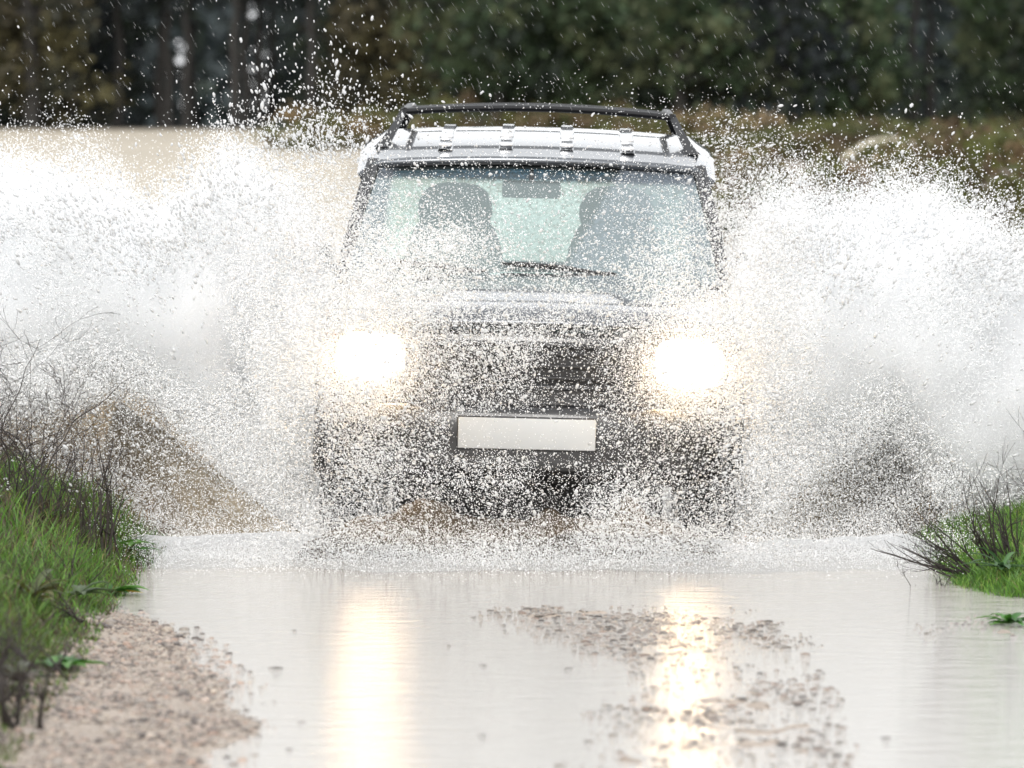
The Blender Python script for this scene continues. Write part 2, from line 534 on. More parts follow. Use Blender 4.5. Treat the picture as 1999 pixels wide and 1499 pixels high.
sd = roof.modifiers.new('thick', 'SOLIDIFY'); sd.thickness = .035; sd.offset = -1
bm = bmesh.new()           # raised ribs pressed into the roof
for x in (-.415, -.14, .135, .41):
    rows = []
    for y in np.linspace(2.02, 3.9, 18):
        h = .014 * float(sm(2.0, 2.06, y)) * float(sm(3.92, 3.86, y))
        rows.append([(x - .034, y, roof_z(x - .034, y) - .004), (x - .026, y, roof_z(x, y) + h), (x + .026, y, roof_z(x, y) + h), (x + .034, y, roof_z(x + .034, y) - .004)])
    add_grid(bm, rows)
auto(bm_obj('roof_rib', bm, M['paint'], roof), 30)
for x in (-.415, -.14, .135, .41):     # bright end cap of each rib
    for y, h in ((2.06, .012), (2.30, .016)):
        bm = bmesh.new()
        add_box(bm, (x, y, roof_z(x, y) + h), (.062, .045, .019), .005)
        bm_obj('rib_cap', bm, M['chrome'], roof)

def pillar(pts, wx, wy, mat, name='pillar'):
    bm = bmesh.new()
    rows = [[(x - wx, y - wy, z), (x + wx, y - wy, z), (x + wx, y + wy, z), (x - wx, y + wy, z)] for x, y, z in pts]
    add_grid(bm, rows, True)
    for r in (0, -1):
        pass
    return auto(bm_obj(name, bm, mat, car), 30)
for s in (-1, 1):
    pillar([(s * .855, 1.27, 1.06), (s * .835, 1.45, 1.21), (s * .79, 1.72, 1.43), (s * .735, 2.0, 1.655)], .028, .035, M['dark'])
    pillar([(s * .845, 2.42, 1.10), (s * .80, 2.45, 1.4), (s * .745, 2.48, 1.68)], .022, .05, M['plastic'])
    pillar([(s * .845, 3.35, 1.12), (s * .80, 3.37, 1.4), (s * .745, 3.38, 1.70)], .022, .05, M['plastic'])
    pillar([(s * .80, 4.25, 1.13), (s * .77, 4.2, 1.4), (s * .725, 4.10, 1.67)], .03, .06, M['paint'])
    for (y0, y1) in ((1.5, 2.38), (2.50, 3.30), (3.42, 4.14)):
        bm = bmesh.new()
        rows = []
        for v in np.linspace(0, 1, 5):
            x = s * (.847 - .10 * v)
            ya = y0 + (.40 * v if y0 < 2 else 0)
            rows.append([(x, ya + (y1 - ya) * k / 6, 1.115 + .545 * v) for k in range(7)])
        add_grid(bm, rows)
        bm_obj('side_window', bm, M['glass'], car)
bm = bmesh.new()
add_grid(bm, [[(u * (.76 - .06 * v), 4.30 - .10 * v - .04 * u * u, 1.14 + .53 * v) for u in np.linspace(-1, 1, 13)] for v in np.linspace(0, 1, 6)])
bm_obj('rear_window', bm, M['glass'], car)

# cabin
bm = bmesh.new()
add_box(bm, (0, 1.50, 1.02), (1.60, .42, .20), .06, 3)
add_box(bm, (-.37, 1.58, 1.13), (.36, .22, .06), .025, 3)
bm_obj('dashboard', bm, M['cabin'], car)
bm = bmesh.new()
rows = []
cc = Vector((-.37, 1.82, 1.02))
for k in range(28):
    a = 2 * math.pi * k / 28
    c0 = cc + Vector((math.cos(a) * .185, math.sin(a) * .185 * .38, math.sin(a) * .185 * .92))
    rows.append(c0)
add_tube(bm, rows + [rows[0]], .014, 8, False)
for a in (0, math.pi, -math.pi / 2):
    add_tube(bm, [cc, cc + Vector((math.cos(a) * .18, math.sin(a) * .18 * .38, math.sin(a) * .18 * .92))], .014, 6)
add_box(bm, cc, (.12, .04, .10), .02)
bm_obj('steering_wheel', bm, M['cabin'], car)
for s in (-1, 1):
    st = empty('front_seat'); st.parent = car
    bm = bmesh.new()
    rows = []
    for z, hw, y, th in ((.70, .25, 2.18, .10), (.9, .255, 2.22, .10), (1.1, .245, 2.27, .09), (1.26, .215, 2.32, .075), (1.34, .185, 2.35, .06), (1.37, .16, 2.36, .03)):
        rows.append([(s * .37 + hw * math.copysign(abs(math.cos(a)) ** .5, math.cos(a)), y + th * math.copysign(abs(math.sin(a)) ** .6, math.sin(a)), z) for a in np.linspace(0, 2 * math.pi, 24, endpoint=False)])
    add_grid(bm, rows, True)
    bm_obj('backrest', bm, M['seat'], st)
    bm = bmesh.new()
    add_box(bm, (s * .37, 2.0, .68), (.50, .50, .14), .05, 3)
    bm_obj('seat', bm, M['seat'], st)
    bm = bmesh.new()
    rows = []
    for z, hw, th in ((1.37, .16, .045), (1.41, .172, .06), (1.46, .168, .065), (1.51, .145, .055), (1.54, .10, .035), (1.55, .04, .01)):
        rows.append([(s * .37 + hw * math.copysign(abs(math.cos(a)) ** .7, math.cos(a)), 2.36 + th * math.sin(a), z) for a in np.linspace(0, 2 * math.pi, 24, endpoint=False)])
    add_grid(bm, rows, True)
    bm_obj('headrest', bm, M['seat'], st)
bm = bmesh.new()
add_box(bm, (0, 3.35, .88), (1.36, .16, .52), .06, 3)
add_box(bm, (0, 3.1, .68), (1.36, .5, .16), .05, 3)
bm_obj('rear_seat', bm, M['seat'], car)
mir = empty('interior_mirror'); mir.parent = car
bm = bmesh.new()
add_box(bm, (-.02, 1.90, 1.53), (.265, .035, .078), .017, 3)
bm_obj('mirror_shell', bm, M['cabin'], mir)
bm = bmesh.new()
add_tube(bm, [(-.02, 1.89, 1.555), (-.02, 1.90, 1.60), (-.02, 1.90, 1.645)], .011, 8)
bm_obj('mirror_stalk', bm, M['cabin'], mir)

# roof rack: two side rails on raked feet and two cross bars
rk = empty('roof_rack'); rk.parent = car
for s in (-1, 1):
    bm = bmesh.new()
    add_tube(bm, [(s * .615, 2.50, 1.872), (s * .605, 2.9, 1.893), (s * .60, 3.4, 1.895), (s * .615, 3.85, 1.872)], .017, 10)
    auto(bm_obj('rail', bm, M['rail'], rk))
    for y0, y1 in ((2.22, 2.52), (4.0, 3.83)):
        bm = bmesh.new()
        zf = roof_z(.70, y0) - .012
        rows = []
        for t in np.linspace(0, 1, 7):
            e = t ** .8
            x = s * (.715 + (.622 - .715) * e); y = y0 + (y1 - y0) * t; z = zf + (1.872 - zf) * t
            wx = .030 + (.016 - .030) * t ** .6; wy = .07 - .045 * t
            rows.append([(x - wx, y - wy, z), (x + wx, y - wy, z), (x + wx, y + wy, z), (x - wx, y + wy, z)])
        add_grid(bm, rows, True)
        auto(bm_obj('rail_foot', bm, M['rail'], rk), 30)
for y, zz, r in ((2.53, 1.868, .017), (3.72, 1.880, .016)):
    bm = bmesh.new()
    rows = []
    for x in np.linspace(-.635, .635, 25):
        z = zz + .030 * (1 - (x / .635) ** 2)
        rows.append([(x, y + r * 2.2 * math.cos(a), z + r * math.sin(a)) for a in np.linspace(0, 2 * math.pi, 14, endpoint=False)])
    add_grid(bm, rows, True)
    auto(bm_obj('crossbar', bm, M['rail'], rk))

# grille
gr = empty('grille'); gr.parent = car
bm = bmesh.new()
add_box(bm, (0, .055, .815), (.90, .05, .20), .01)
bm_obj('grille_backing', bm, M['plastic'], gr)
bm = bmesh.new()
for z in (.905, .725): add_box(bm, (0, .018, z), (.96, .04, .024), .008)
for s in (-1, 1): add_box(bm, (s * .468, .024, .815), (.024, .04, .156), .008)
bm_obj('grille_frame', bm, M['dark'], gr)
for z in (.765, .815, .865):
    bm = bmesh.new()
    add_box(bm, (0, .022, z), (.912, .03, .014), .004)
    bm_obj('grille_slat', bm, M['plastic'], gr)

# headlamps: housing, glowing lens, amber corner lens
for s in (-1, 1):
    hl = empty('headlight'); hl.parent = car
    bm = bmesh.new()
    rows = []
    def sq(cx, hw, hh, y, zc, e=.55): return [(cx + hw * math.copysign(abs(math.cos(a)) ** e, math.cos(a)), y + .09 * (abs(cx + hw * math.cos(a)) / .86) ** 3.2, zc + hh * math.copysign(abs(math.sin(a)) ** e, math.sin(a))) for a in np.linspace(0, 2 * math.pi, 36, endpoint=False)]
    zc = .838
    add_grid(bm, [sq(s * .672, .160, .112, .06, zc), sq(s * .672, .160, .112, .015, zc), sq(s * .672, .150, .104, .004, zc), sq(s * .672, .142, .096, .016, zc)], True)
    auto(bm_obj('headlight_rim', bm, M['plastic'], hl), 40)
    bm = bmesh.new()
    rows = [sq(s * .672, .142 * q, .097 * q, .016 - .004 * (1 - q * q), zc, .62) for q in (1, .92, .75, .5, .25, .02)]
    gd = add_grid(bm, rows, True)
    bm.faces.new(gd[-1])
    bm_obj('headlight_reflector', bm, M['lamp2'], hl)
    bm = bmesh.new()
    gd = add_grid(bm, [sq(s * .672, .122 * q, .094 * q, .006 - .016 * (1 - q * q), zc, .92) for q in (1, .9, .72, .5, .25, .02)], True)
    bm.faces.new(gd[-1])
    bm_obj('headlight_lens', bm, M['lamp'], hl)
    bm = bmesh.new()
    rows = []
    for k, x in enumerate(np.linspace(.835, .872, 5)):
        rows.append([(s * x, .115 + .05 * k, z) for z in (.755, .80, .88, .925)])
    add_grid(bm, rows)
    o = auto(bm_obj('indicator_lens', bm, M['amber'], hl))
    sd = o.modifiers.new('thick', 'SOLIDIFY'); sd.thickness = .02

# front bumper with plate, fog lamps and lower grille opening
bp_ = empty('front_bumper'); bp_.parent = car
bm = bmesh.new()
prof = [(.06, .325), (.0, .335), (-.03, .37), (-.04, .43), (-.04, .55), (-.035, .61), (-.015, .645), (.03, .66), (.07, .66)]
rows = []
for x in np.linspace(-.905, .905, 41):
    yb = .22 * abs(x / .9) ** 3.6
    rows.append([(x, yb + p[0], p[1]) for p in prof])
add_grid(bm, rows)
o = auto(bm_obj('bumper_shell', bm, M['dark'], bp_), 50)
sd = o.modifiers.new('thick', 'SOLIDIFY'); sd.thickness = .012; sd.offset = -1
bm = bmesh.new()
add_box(bm, (0, -.040, .405), (.80, .012, .055), .004)
bm_obj('bumper_intake', bm, M['plastic'], bp_)
for s in (-1, 1):
    bm = bmesh.new()
    rows = [[(s * .62 + r * math.cos(a), -.010 + dy, .42 + r * .8 * math.sin(a)) for a in np.linspace(0, 2 * math.pi, 20, endpoint=False)] for r, dy in ((.062, .03), (.062, -.010), (.052, -.012), (.03, -.006), (.004, -.004))]
    add_grid(bm, rows, True)
    auto(bm_obj('fog_lamp', bm, M['plastic'], bp_))
bm = bmesh.new()
add_box(bm, (0, .10, .335), (1.5, .14, .03), .01)
bm_obj('bumper_valance', bm, M['plastic'], bp_)
pl = empty('number_plate'); pl.parent = car
bm = bmesh.new(); add_box(bm, (-.005, -.046, .532), (.575, .010, .130), .004)
bm_obj('plate_face', bm, M['plate'], pl)
bm = bmesh.new(); add_box(bm, (-.005, -.041, .532), (.587, .009, .142), .004)
bm_obj('plate_holder', bm, M['plastic'], pl)

# door mirrors, handles, flares
for s in (-1, 1):
    dm = empty('door_mirror'); dm.parent = car
    bm = bmesh.new()
    add_box(bm, (s * 1.0, 1.60, 1.205), (.20, .11, .15), .04, 4)
    bm_obj('mirror_housing', bm, M['plastic'], dm)
    bm = bmesh.new()
    add_box(bm, (s * 1.0, 1.657, 1.205), (.165, .004, .115), .0015)
    bm_obj('mirror_glass', bm, M['chrome'], dm)
    bm = bmesh.new()
    add_tube(bm, [(s * .84, 1.58, 1.15), (s * .92, 1.59, 1.165)], [.03, .024], 8)
    bm_obj('mirror_arm', bm, M['plastic'], dm)
    for y in (2.25, 3.15):
        bm = bmesh.new(); add_box(bm, (s * (half_w(y) + .015), y, .98), (.025, .16, .03), .009)
        bm_obj('door_handle', bm, M['plastic'], car)
    for c in WHEELS:
        bm = bmesh.new()
        rows = []
        for a in np.linspace(0, math.pi, 21):
            y = c + .43 * math.cos(a); z = .36 + .43 * .93 * math.sin(a); y2 = c + .49 * math.cos(a); z2 = .36 + .49 * .93 * math.sin(a)
            x = half_w(y)
            rows.append([(s * (x - .01), y, z), (s * (x + .03), y, z + .004), (s * (x + .03), (y + y2) / 2, (z + z2) / 2), (s * (x + .004), y2, z2)])
        add_grid(bm, rows)
        auto(bm_obj('wheel_flare', bm, M['plastic'], car), 40)
    # wheels
for c in WHEELS:
    for s in (-1, 1):
        wh = empty('wheel', (s * .785, c, .345)); wh.parent = car
        bm = bmesh.new()
        add_lathe(bm, [(.205, -.10), (.30, -.108), (.345, -.09), (.358, -.05), (.358, .05), (.345, .09), (.30, .108), (.205, .10)], (0, 0, 0), 40)
        for k in range(40):
            a = 2 * math.pi * k / 40
            for dx in (-.055, .055):
                add_box(bm, (dx + (.012 if k % 2 else -.012), .36 * math.cos(a), .36 * math.sin(a)), (.06, .03, .014), .003, 1, Matrix.Identity(3)) if False else None
        auto(bm_obj('tyre', bm, M['rubber'], wh), 30)
        bm = bmesh.new()
        add_lathe(bm, [(.205, -.09), (.20, .085), (.215, .10), (.20, .10), (.185, .07), (.04, .06), (.035, .08), (.002, .082)], (0, 0, 0), 40) if s > 0 else add_lathe(bm, [(.205, .09), (.20, -.085), (.215, -.10), (.20, -.10), (.185, -.07), (.04, -.06), (.035, -.08), (.002, -.082)], (0, 0, 0), 40)
        auto(bm_obj('rim', bm, M['alloy'], wh), 40)
# axle and sump seen under the bumper, plus an added dark box
bm = bmesh.new()
add_tube(bm, [(-.72, .86, .33), (-.2, .86, .30), (.2, .86, .30), (.72, .86, .33)], [.04, .06, .06, .04], 10)
add_box(bm, (0, .75, .34), (.7, .7, .10), .03)
add_box(bm, (0, 2.1, .25), (1.16, 3.2, .24), .04)  # long dark box added to block the bright view and deepen the shade
for s in (-1, 1): add_tube(bm, [(s * .45, .30, .33), (s * .45, .9, .22), (s * .5, 1.6, .2)], .05, 8)
bm_obj('underbody_with_shade_box', bm, M['plastic'], car)

# ------------------------------------------------------------------ spray
def unit_shape(kind):
    if kind == 'tetra':
        V = np.array([(1, 1, 1), (1, -1, -1), (-1, 1, -1), (-1, -1, 1)], dtype=np.float32) / math.sqrt(3)
        F = np.array([(0, 1, 2), (0, 3, 1), (0, 2, 3), (1, 3, 2)])
    elif kind == 'octa':
        V = np.array([(1, 0, 0), (-1, 0, 0), (0, 1, 0), (0, -1, 0), (0, 0, 1), (0, 0, -1)], dtype=np.float32)
        F = np.array([(0, 2, 4), (2, 1, 4), (1, 3, 4), (3, 0, 4), (2, 0, 5), (1, 2, 5), (3, 1, 5), (0, 3, 5)])
    else:
        b = bmesh.new(); bmesh.ops.create_icosphere(b, subdivisions=1, radius=1)
        b.verts.ensure_lookup_table()
        V = np.array([v.co for v in b.verts], dtype=np.float32); F = np.array([[v.index for v in f.verts] for f in b.faces]); b.free()
    return V, F

def drops(name, P, rad, dirs=None, elong=None, kind='tetra', seed=1, mat=None, smooth=None, col=None, flat=None):
    """one mesh of many drops: centres P, radii, long axis and its stretch"""
    rg = np.random.default_rng(seed)
    n = len(P)
    V, F = unit_shape(kind)
    q = rg.normal(size=(n, 4)); q /= np.linalg.norm(q, axis=1)[:, None]
    a, b_, c, d = q.T
    Rm = np.stack([np.stack([1 - 2 * (c * c + d * d), 2 * (b_ * c - a * d), 2 * (b_ * d + a * c)], -1),
                   np.stack([2 * (b_ * c + a * d), 1 - 2 * (b_ * b_ + d * d), 2 * (c * d - a * b_)], -1),
                   np.stack([2 * (b_ * d - a * c), 2 * (c * d + a * b_), 1 - 2 * (b_ * b_ + c * c)], -1)], 1).astype(np.float32)
    W = np.einsum('nij,vj->nvi', Rm, V)
    if flat is not None: W[:, :, 2] *= flat
    if dirs is not None:
        dn = (dirs / np.linalg.norm(dirs, axis=1)[:, None]).astype(np.float32)
        along = np.einsum('nvi,ni->nv', W, dn)
        W += (along * (np.asarray(elong, dtype=np.float32) - 1)[:, None])[:, :, None] * dn[:, None, :]
    W = W * np.asarray(rad, dtype=np.float32)[:, None, None] + P[:, None, :].astype(np.float32)
    FF = (F[None] + (np.arange(n) * len(V))[:, None, None]).reshape(-1, 3)
    me = np_mesh(name, W.reshape(-1, 3), FF, None if col is None else np.repeat(col, len(V), 0))
    return link(name, me, mat or M['drop'], None, kind == 'ico' if smooth is None else smooth)

def mist(name, P, rad, mat):
    """droplets too fine to tell apart: points drawn as tiny spheres"""
    me = bpy.data.meshes.new(name)
    me.vertices.add(len(P)); me.vertices.foreach_set('co', np.asarray(P, np.float32).ravel())
    a = me.attributes.new('drop_radius', 'FLOAT', 'POINT'); a.data.foreach_set('value', np.asarray(rad, np.float32))
    o = link(name, me, mat, None, False)
    t = bpy.data.node_groups.new(name + '_points', 'GeometryNodeTree')
    t.interface.new_socket('Geometry', in_out='INPUT', socket_type='NodeSocketGeometry')
    t.interface.new_socket('Geometry', in_out='OUTPUT', socket_type='NodeSocketGeometry')
    i_ = t.nodes.new('NodeGroupInput'); o_ = t.nodes.new('NodeGroupOutput')
    mp = t.nodes.new('GeometryNodeMeshToPoints'); at = t.nodes.new('GeometryNodeInputNamedAttribute')
    at.data_type = 'FLOAT'; at.inputs['Name'].default_value = 'drop_radius'
    st = t.nodes.new('GeometryNodeSetMaterial'); st.inputs['Material'].default_value = mat
    t.links.new(i_.outputs[0], mp.inputs['Mesh']); t.links.new(at.outputs['Attribute'], mp.inputs['Radius'])
    t.links.new(mp.outputs[0], st.inputs['Geometry']); t.links.new(st.outputs[0], o_.inputs[0])
    md = o.modifiers.new('points', 'NODES'); md.node_group = t
    return o

nz1, nz2 = Noise(11), Noise(12)
SP_Y = 25.0
def wx(px): return (np.asarray(px, float) - 1000) * SP_Y / FPX
def wz(py): return HZ - (np.asarray(py, float) - 240) * SP_Y / FPX

PLUME = {
 -1: dict(x=(-3.3, -0.55), top=[(-520, 1010), (-440, 760), (-330, 560), (-220, 455), (-110, 425), (0, 425), (60, 415), (120, 405), (200, 440), (280, 480), (330, 470), (380, 440), (430, 408), (480, 398), (530, 410), (580, 440), (620, 470), (660, 545), (700, 590), (760, 650)],
          low=[(-110, 830), (120, 810), (225, 765), (300, 800), (400, 880), (470, 945), (560, 1020), (660, 1060), (760, 1065)]),
  1: dict(x=(0.72, 3.3), top=[(1330, 650), (1380, 600), (1430, 545), (1480, 500), (1540, 470), (1600, 482), (1660, 485), (1720, 460), (1780, 445), (1830, 460), (1900, 490), (1999, 510), (2150, 525), (2260, 565), (2360, 660), (2450, 810), (2520, 1010)],
          low=[(1330, 1060), (1440, 1055), (1500, 1010), (1570, 955), (1650, 895), (1735, 845), (1810, 950), (1900, 1060), (2150, 1085)]),
}
def plume_points(side, n, seed, soft, ymin, ymax, edge_only=False):
    """fine drops filling the plume thrown out by one front wheel"""
    rg = np.random.default_rng(seed)
    c = PLUME[side]
    tx = wx([p[0] for p in c['top']]); tz = wz([p[1] for p in c['top']])
    lx = wx([p[0] for p in c['low']]); lz = wz([p[1] for p in c['low']])
    out = []
    got = 0
    while got < n:
        k = 500000
        x = rg.uniform(*c['x'], k); z = rg.uniform(0.0, 2.3, k); v = rg.random(k)
        u = np.abs(x) - 0.8
        y = ymin + (ymax - ymin) * v + 0.35 * np.clip(u, 0, 2)
        p = np.stack([x, y * 0.8, z], -1)
        # the noise is drawn out along the way the water flies
        th = np.arctan2(z + .3, np.abs(x) - .62); rr_ = np.hypot(z + .3, np.abs(x) - .62)
        f = np.stack([th * 5.5, y * 1.3, rr_ * 1.5], -1)
        jet = nz2.fbm(np.stack([th * 15 + 3 * side, y * 3.0, rr_ * 1.6], -1), 3)
        big = nz1.fbm(f + 5 * side, 3); fine = nz2.fbm(p * 9, 3)
        top = np.interp(x, tx, tz) + (big - 0.5) * 0.36 + (jet - .5) * .30 + (v - .5) * 0.10
        low = np.interp(x, lx, lz) + (big - 0.5) * 0.10 + .05
        d = np.where(z < top, 1.0, np.exp(-(z - top) / soft))
        d = d * sm(top + 0.25, top - 0.15, z) ** 0.0
        under = sm(low - 0.12, low + 0.08, z)
        lo = .10 if side < 0 else .30
        d = d * (lo + (1 - lo) * under)
        # thinner by the flank of the car, and ragged
        inner = sm(0.80, 1.15, np.abs(x))
        d = d * (0.30 + 0.70 * inner)
        hole = sm(0.34, 0.58, big * 0.40 + jet * .40 + fine * 0.20)
        edge = np.clip((top - z) / 0.5, 0, 1)
        d = d * (hole * (1 - edge) + (0.35 + 0.65 * hole) * edge)
        if edge_only: d = d * (.05 + .95 * np.exp(-np.clip(top - z, 0, 9) / .10))
        keep = rg.random(k) < d
        q = np.stack([x, y, z], -1)[keep]
        out.append(q); got += len(q)
    return np.concatenate(out)[:n]

def vapour_mat(name, density):
    m, t, b = new_mat(name); t.nodes.remove(b)
    v = t.nodes.new('ShaderNodeVolumePrincipled')
    v.inputs['Color'].default_value = (0.97, 0.975, 0.98, 1); v.inputs['Density'].default_value = density
    v.inputs['Anisotropy'].default_value = 0.0
    t.links.new(v.outputs[0], t.nodes['Material Output'].inputs['Volume'])
    return m
def vapour(side):
    """the finest vapour in the heart of a plume: a closed lumpy lens of pale mist"""
    c = PLUME[side]
    tx = wx([p[0] for p in c['top']]); tz = wz([p[1] for p in c['top']]); lx = wx([p[0] for p in c['low']]); lz = wz([p[1] for p in c['low']])
    us = np.linspace(.92, 3.0, 44); ss = np.linspace(0, 1, 18)
    U, S = np.meshgrid(us, ss); x = side * U
    top = np.interp(x.ravel(), tx, tz).reshape(x.shape) - .02; low = np.maximum(np.interp(x.ravel(), lx, lz).reshape(x.shape) + .10, .03)
    top = np.maximum(top, low + .02)
    th = np.arctan2(top + .3, U - .62)
    top = top + .22 * (nz1.fbm(np.stack([th.ravel() * 5.5, 0 * th.ravel() + 33, 0 * th.ravel()], -1), 3).reshape(x.shape) - .5)
    z = low + (top - low) * S
    T = .74 * np.sqrt(np.clip(4 * S * (1 - S), 0, 1)) * sm(.90, 1.35, U) * sm(3.0, 2.5, U)
    lump = nz2.fbm(np.stack([x.ravel() * 3, z.ravel() * 3, 0 * x.ravel()], -1), 3).reshape(x.shape)
    T = T * (.72 + .56 * lump)
    yc = 25.0 + .35 * np.clip(U - .8, 0, 2)
    bm = bmesh.new()
    add_grid(bm, [[(x[i, j], yc[i, j] - T[i, j], z[i, j]) for j in range(len(us))] for i in range(len(ss))])
    add_grid(bm, [[(x[i, j], yc[i, j] + T[i, j], z[i, j]) for j in range(len(us))] for i in range(len(ss))])
    bmesh.ops.remove_doubles(bm, verts=bm.verts, dist=.0004)
    return bm_obj('spray_vapour', bm, M['vapour'])
M['vapour'] = vapour_mat('plume_vapour', 6.0)
M['thin_vapour'] = vapour_mat('low_vapour', 2.6)
def fly_dir(P, side, rg, spread=0.35):
    """the way a drop at P flies: out of the wheel, outward and up, then over"""
    o = np.array([side * 0.75, 24.6, -0.25])
    d = P - o; d[:, 1] *= 0.4
    d /= np.linalg.norm(d, axis=1)[:, None]
    return d + rg.normal(size=P.shape) * spread * np.array([1, .6, 1])

for side, lab, nf in ((-1, 'tall white plume of spray thrown up on the grassy twig side of the car', 230000),
                      (1, 'wide white plume of spray thrown up beside the car towards the brown scrub', 205000)):
    rg = np.random.default_rng(40 + side)
    P = plume_points(side, nf, 50 + side, 0.07, 24.35, 25.9)
    rad = np.exp(rg.normal(math.log(0.0023), 0.30, len(P)))
    o = drops('spray_plume', P, rad, fly_dir(P, side, rg), np.full(len(P), 1.5), 'tetra', 60 + side, M['fine'])
    tag(o, lab, 'spray', kind='stuff')
    P = plume_points(side, int(nf * 6.5), 150 + side, 0.075, 24.35, 25.9)
    o = mist('spray_mist', P, np.exp(rg.normal(math.log(0.0017), 0.25, len(P))), M['fine'])
    tag(o, 'milky fine mist inside the plume on the %s side of the car' % ('grassy twig' if side < 0 else 'brown scrub'), 'mist', kind='stuff')
    tag(vapour(side), 'smooth pale vapour in the heart of the plume on the %s side of the car' % ('grassy twig' if side < 0 else 'brown scrub'), 'mist', kind='stuff')
    # heavier drops torn off round the plume
    P = plume_points(side, 15000, 70 + side, 0.085, 24.0, 25.6, True)
    if side < 0:      # a burst torn loose high beside the roof
        kb = 1000
        hb = rg.gamma(1.6, .13, kb); xb = X(600, 24.6) + rg.normal(0, .19, kb) + (rg.random(kb) - .5) * .25
        P = np.concatenate([P, np.stack([xb, rg.uniform(24.2, 25.4, kb), 1.62 + hb], -1)])
        kb = 700      # drops falling among the bare twigs
        P = np.concatenate([P, np.stack([rg.uniform(-2.3, -1.35, kb), rg.uniform(22.9, 23.6, kb), rg.uniform(.30, 1.1, kb)], -1)])
    rad = np.clip(np.exp(rg.normal(math.log(0.0034), 0.38, len(P))), .002, .009)
    h = drops('flung_drops', P, rad, fly_dir(P, side, rg, .25), rg.uniform(1.2, 2.6, len(P)), 'ico', 80 + side)
    tag(h, 'heavier drops flung out of the plume on the %s side of the car' % ('grassy twig' if side < 0 else 'brown scrub'), 'drops', kind='stuff')

# drops hanging in front of the car: how much of it they hide, by height and side
CV_X = np.array([480, 600, 680, 760, 840, 940, 1040, 1140, 1240, 1340, 1420, 1480, 1620])
CV_Y = np.array([120, 200, 300, 360, 430, 480, 540, 590, 640, 700, 760, 820, 880, 940, 1000, 1040, 1080, 1100])
CV = np.array([
 [.00, .00, .00, .00, .00, .00, .00, .00, .00, .00, 0.00, 0.00, .00],
 [.00, .05, .04, .03, .02, .02, .02, .02, .02, .02, 0.02, 0.02, .00],
 [.00, .22, .16, .07, .05, .05, .06, .06, .06, .10, 0.19, 0.14, .00],
 [.00, .42, .26, .14, .09, .07, .07, .08, .12, .18, 0.28, 0.21, .00],
 [.00, .60, .40, .26, .32, .14, .08, .10, .20, .28, 0.40, 0.38, .00],
 [.00, .55, .50, .65, .80, .45, .10, .14, .28, .45, 0.49, 0.51, .00],
 [.00, .50, .65, .78, .72, .48, .25, .25, .36, .55, 0.63, 0.68, .00],
 [.00, .70, .78, .84, .74, .52, .40, .38, .42, .62, 0.78, 0.77, .00],
 [.00, .80, .76, .60, .48, .48, .48, .42, .38, .45, 0.66, 0.77, .00],
 [.00, .76, .60, .48, .40, .42, .38, .30, .28, .36, 0.53, 0.75, .00],
 [.00, .68, .56, .50, .42, .36, .26, .16, .20, .32, 0.51, 0.75, .00],
 [.00, .60, .55, .50, .40, .32, .18, .20, .20, .24, 0.44, 0.71, .00],
 [.00, .52, .48, .45, .40, .36, .26, .18, .16, .18, 0.38, 0.68, .00],
 [.00, .40, .38, .38, .38, .38, .38, .38, .46, .28, 0.38, 0.53, .00],
 [.00, .36, .36, .32, .32, .35, .38, .38, .42, .28, 0.34, 0.39, .00],
 [.00, .50, .55, .55, .55, .55, .55, .55, .55, .55, .55, .50, .00],
 [.00, .40, .45, .50, .50, .50, .50, .50, .50, .50, .50, .45, .00],
 [.00, .0, .0, .0, .0, .0, .0, .0, .0, .0, 0.00, 0.00, .0]])
VE_Y = 23.6
def veil_points(share, area, seed, power=1.0, ylo=22.9, yhi=23.93):
    rg = np.random.default_rng(seed)
    OD = -np.log(1 - np.clip(CV, 0, .95))
    gx = np.linspace(480, 1620, 229); gy = np.linspace(120, 1100, 197)
    rowv = np.array([np.interp(gx, CV_X, r_) for r_ in OD])
    full = np.array([np.interp(gy, CV_Y, rowv[:, q]) for q in range(len(gx))])
    n = int(share * full.sum() * 25 * (VE_Y / FPX) ** 2 / area)
    out = []; got = 0; tries = 0
    while got < n:
        k = 200000
        px = rg.uniform(480, 1620, k); py = rg.uniform(120, 1100, k)
        i = np.clip(np.searchsorted(CV_X, px) - 1, 0, len(CV_X) - 2); j = np.clip(np.searchsorted(CV_Y, py) - 1, 0, len(CV_Y) - 2)
        fx = np.clip((px - CV_X[i]) / (CV_X[i + 1] - CV_X[i]), 0, 1); fy_ = np.clip((py - CV_Y[j]) / (CV_Y[j + 1] - CV_Y[j]), 0, 1)
        od = OD[j, i] * (1 - fx) * (1 - fy_) + OD[j, i + 1] * fx * (1 - fy_) + OD[j + 1, i] * (1 - fx) * fy_ + OD[j + 1, i + 1] * fx * fy_
        # few drops hang right before the lamps and the plate
        for cx, cy, rx, ry in ((706, 690, 70, 55), (1345, 702, 66, 50)):
            od = od * (0.12 + 0.88 * np.clip((((px - cx) / rx) ** 2 + ((py - cy) / ry) ** 2) - .4, 0, 1))
        pm = (np.abs(px - 1021) < 142) & (np.abs(py - 838) < 42)
        od = np.where(pm, od * 0.12, od)
        x = (px - 1000) * VE_Y / FPX; z = HZ - (py - 240) * VE_Y / FPX
        # over the bonnet and the glass the drops stand further back
        y = rg.uniform(ylo, yhi, k) + np.clip((z - 1.02) * 2.2, 0, 1.7) * rg.uniform(.3, .95, k)
        nzv = nz1.fbm(np.stack([x * 5, y * 2, z * 5], -1), 4)
        od = od * np.clip(1 + 3.4 * (nzv - .5), .15, 3)
        keep = rg.random(k) < (od / 4.0) ** power
        q = np.stack([x, y, np.maximum(z, .012)], -1)[keep]
        out.append(q); got += len(q)
    return np.concatenate(out)[:n]
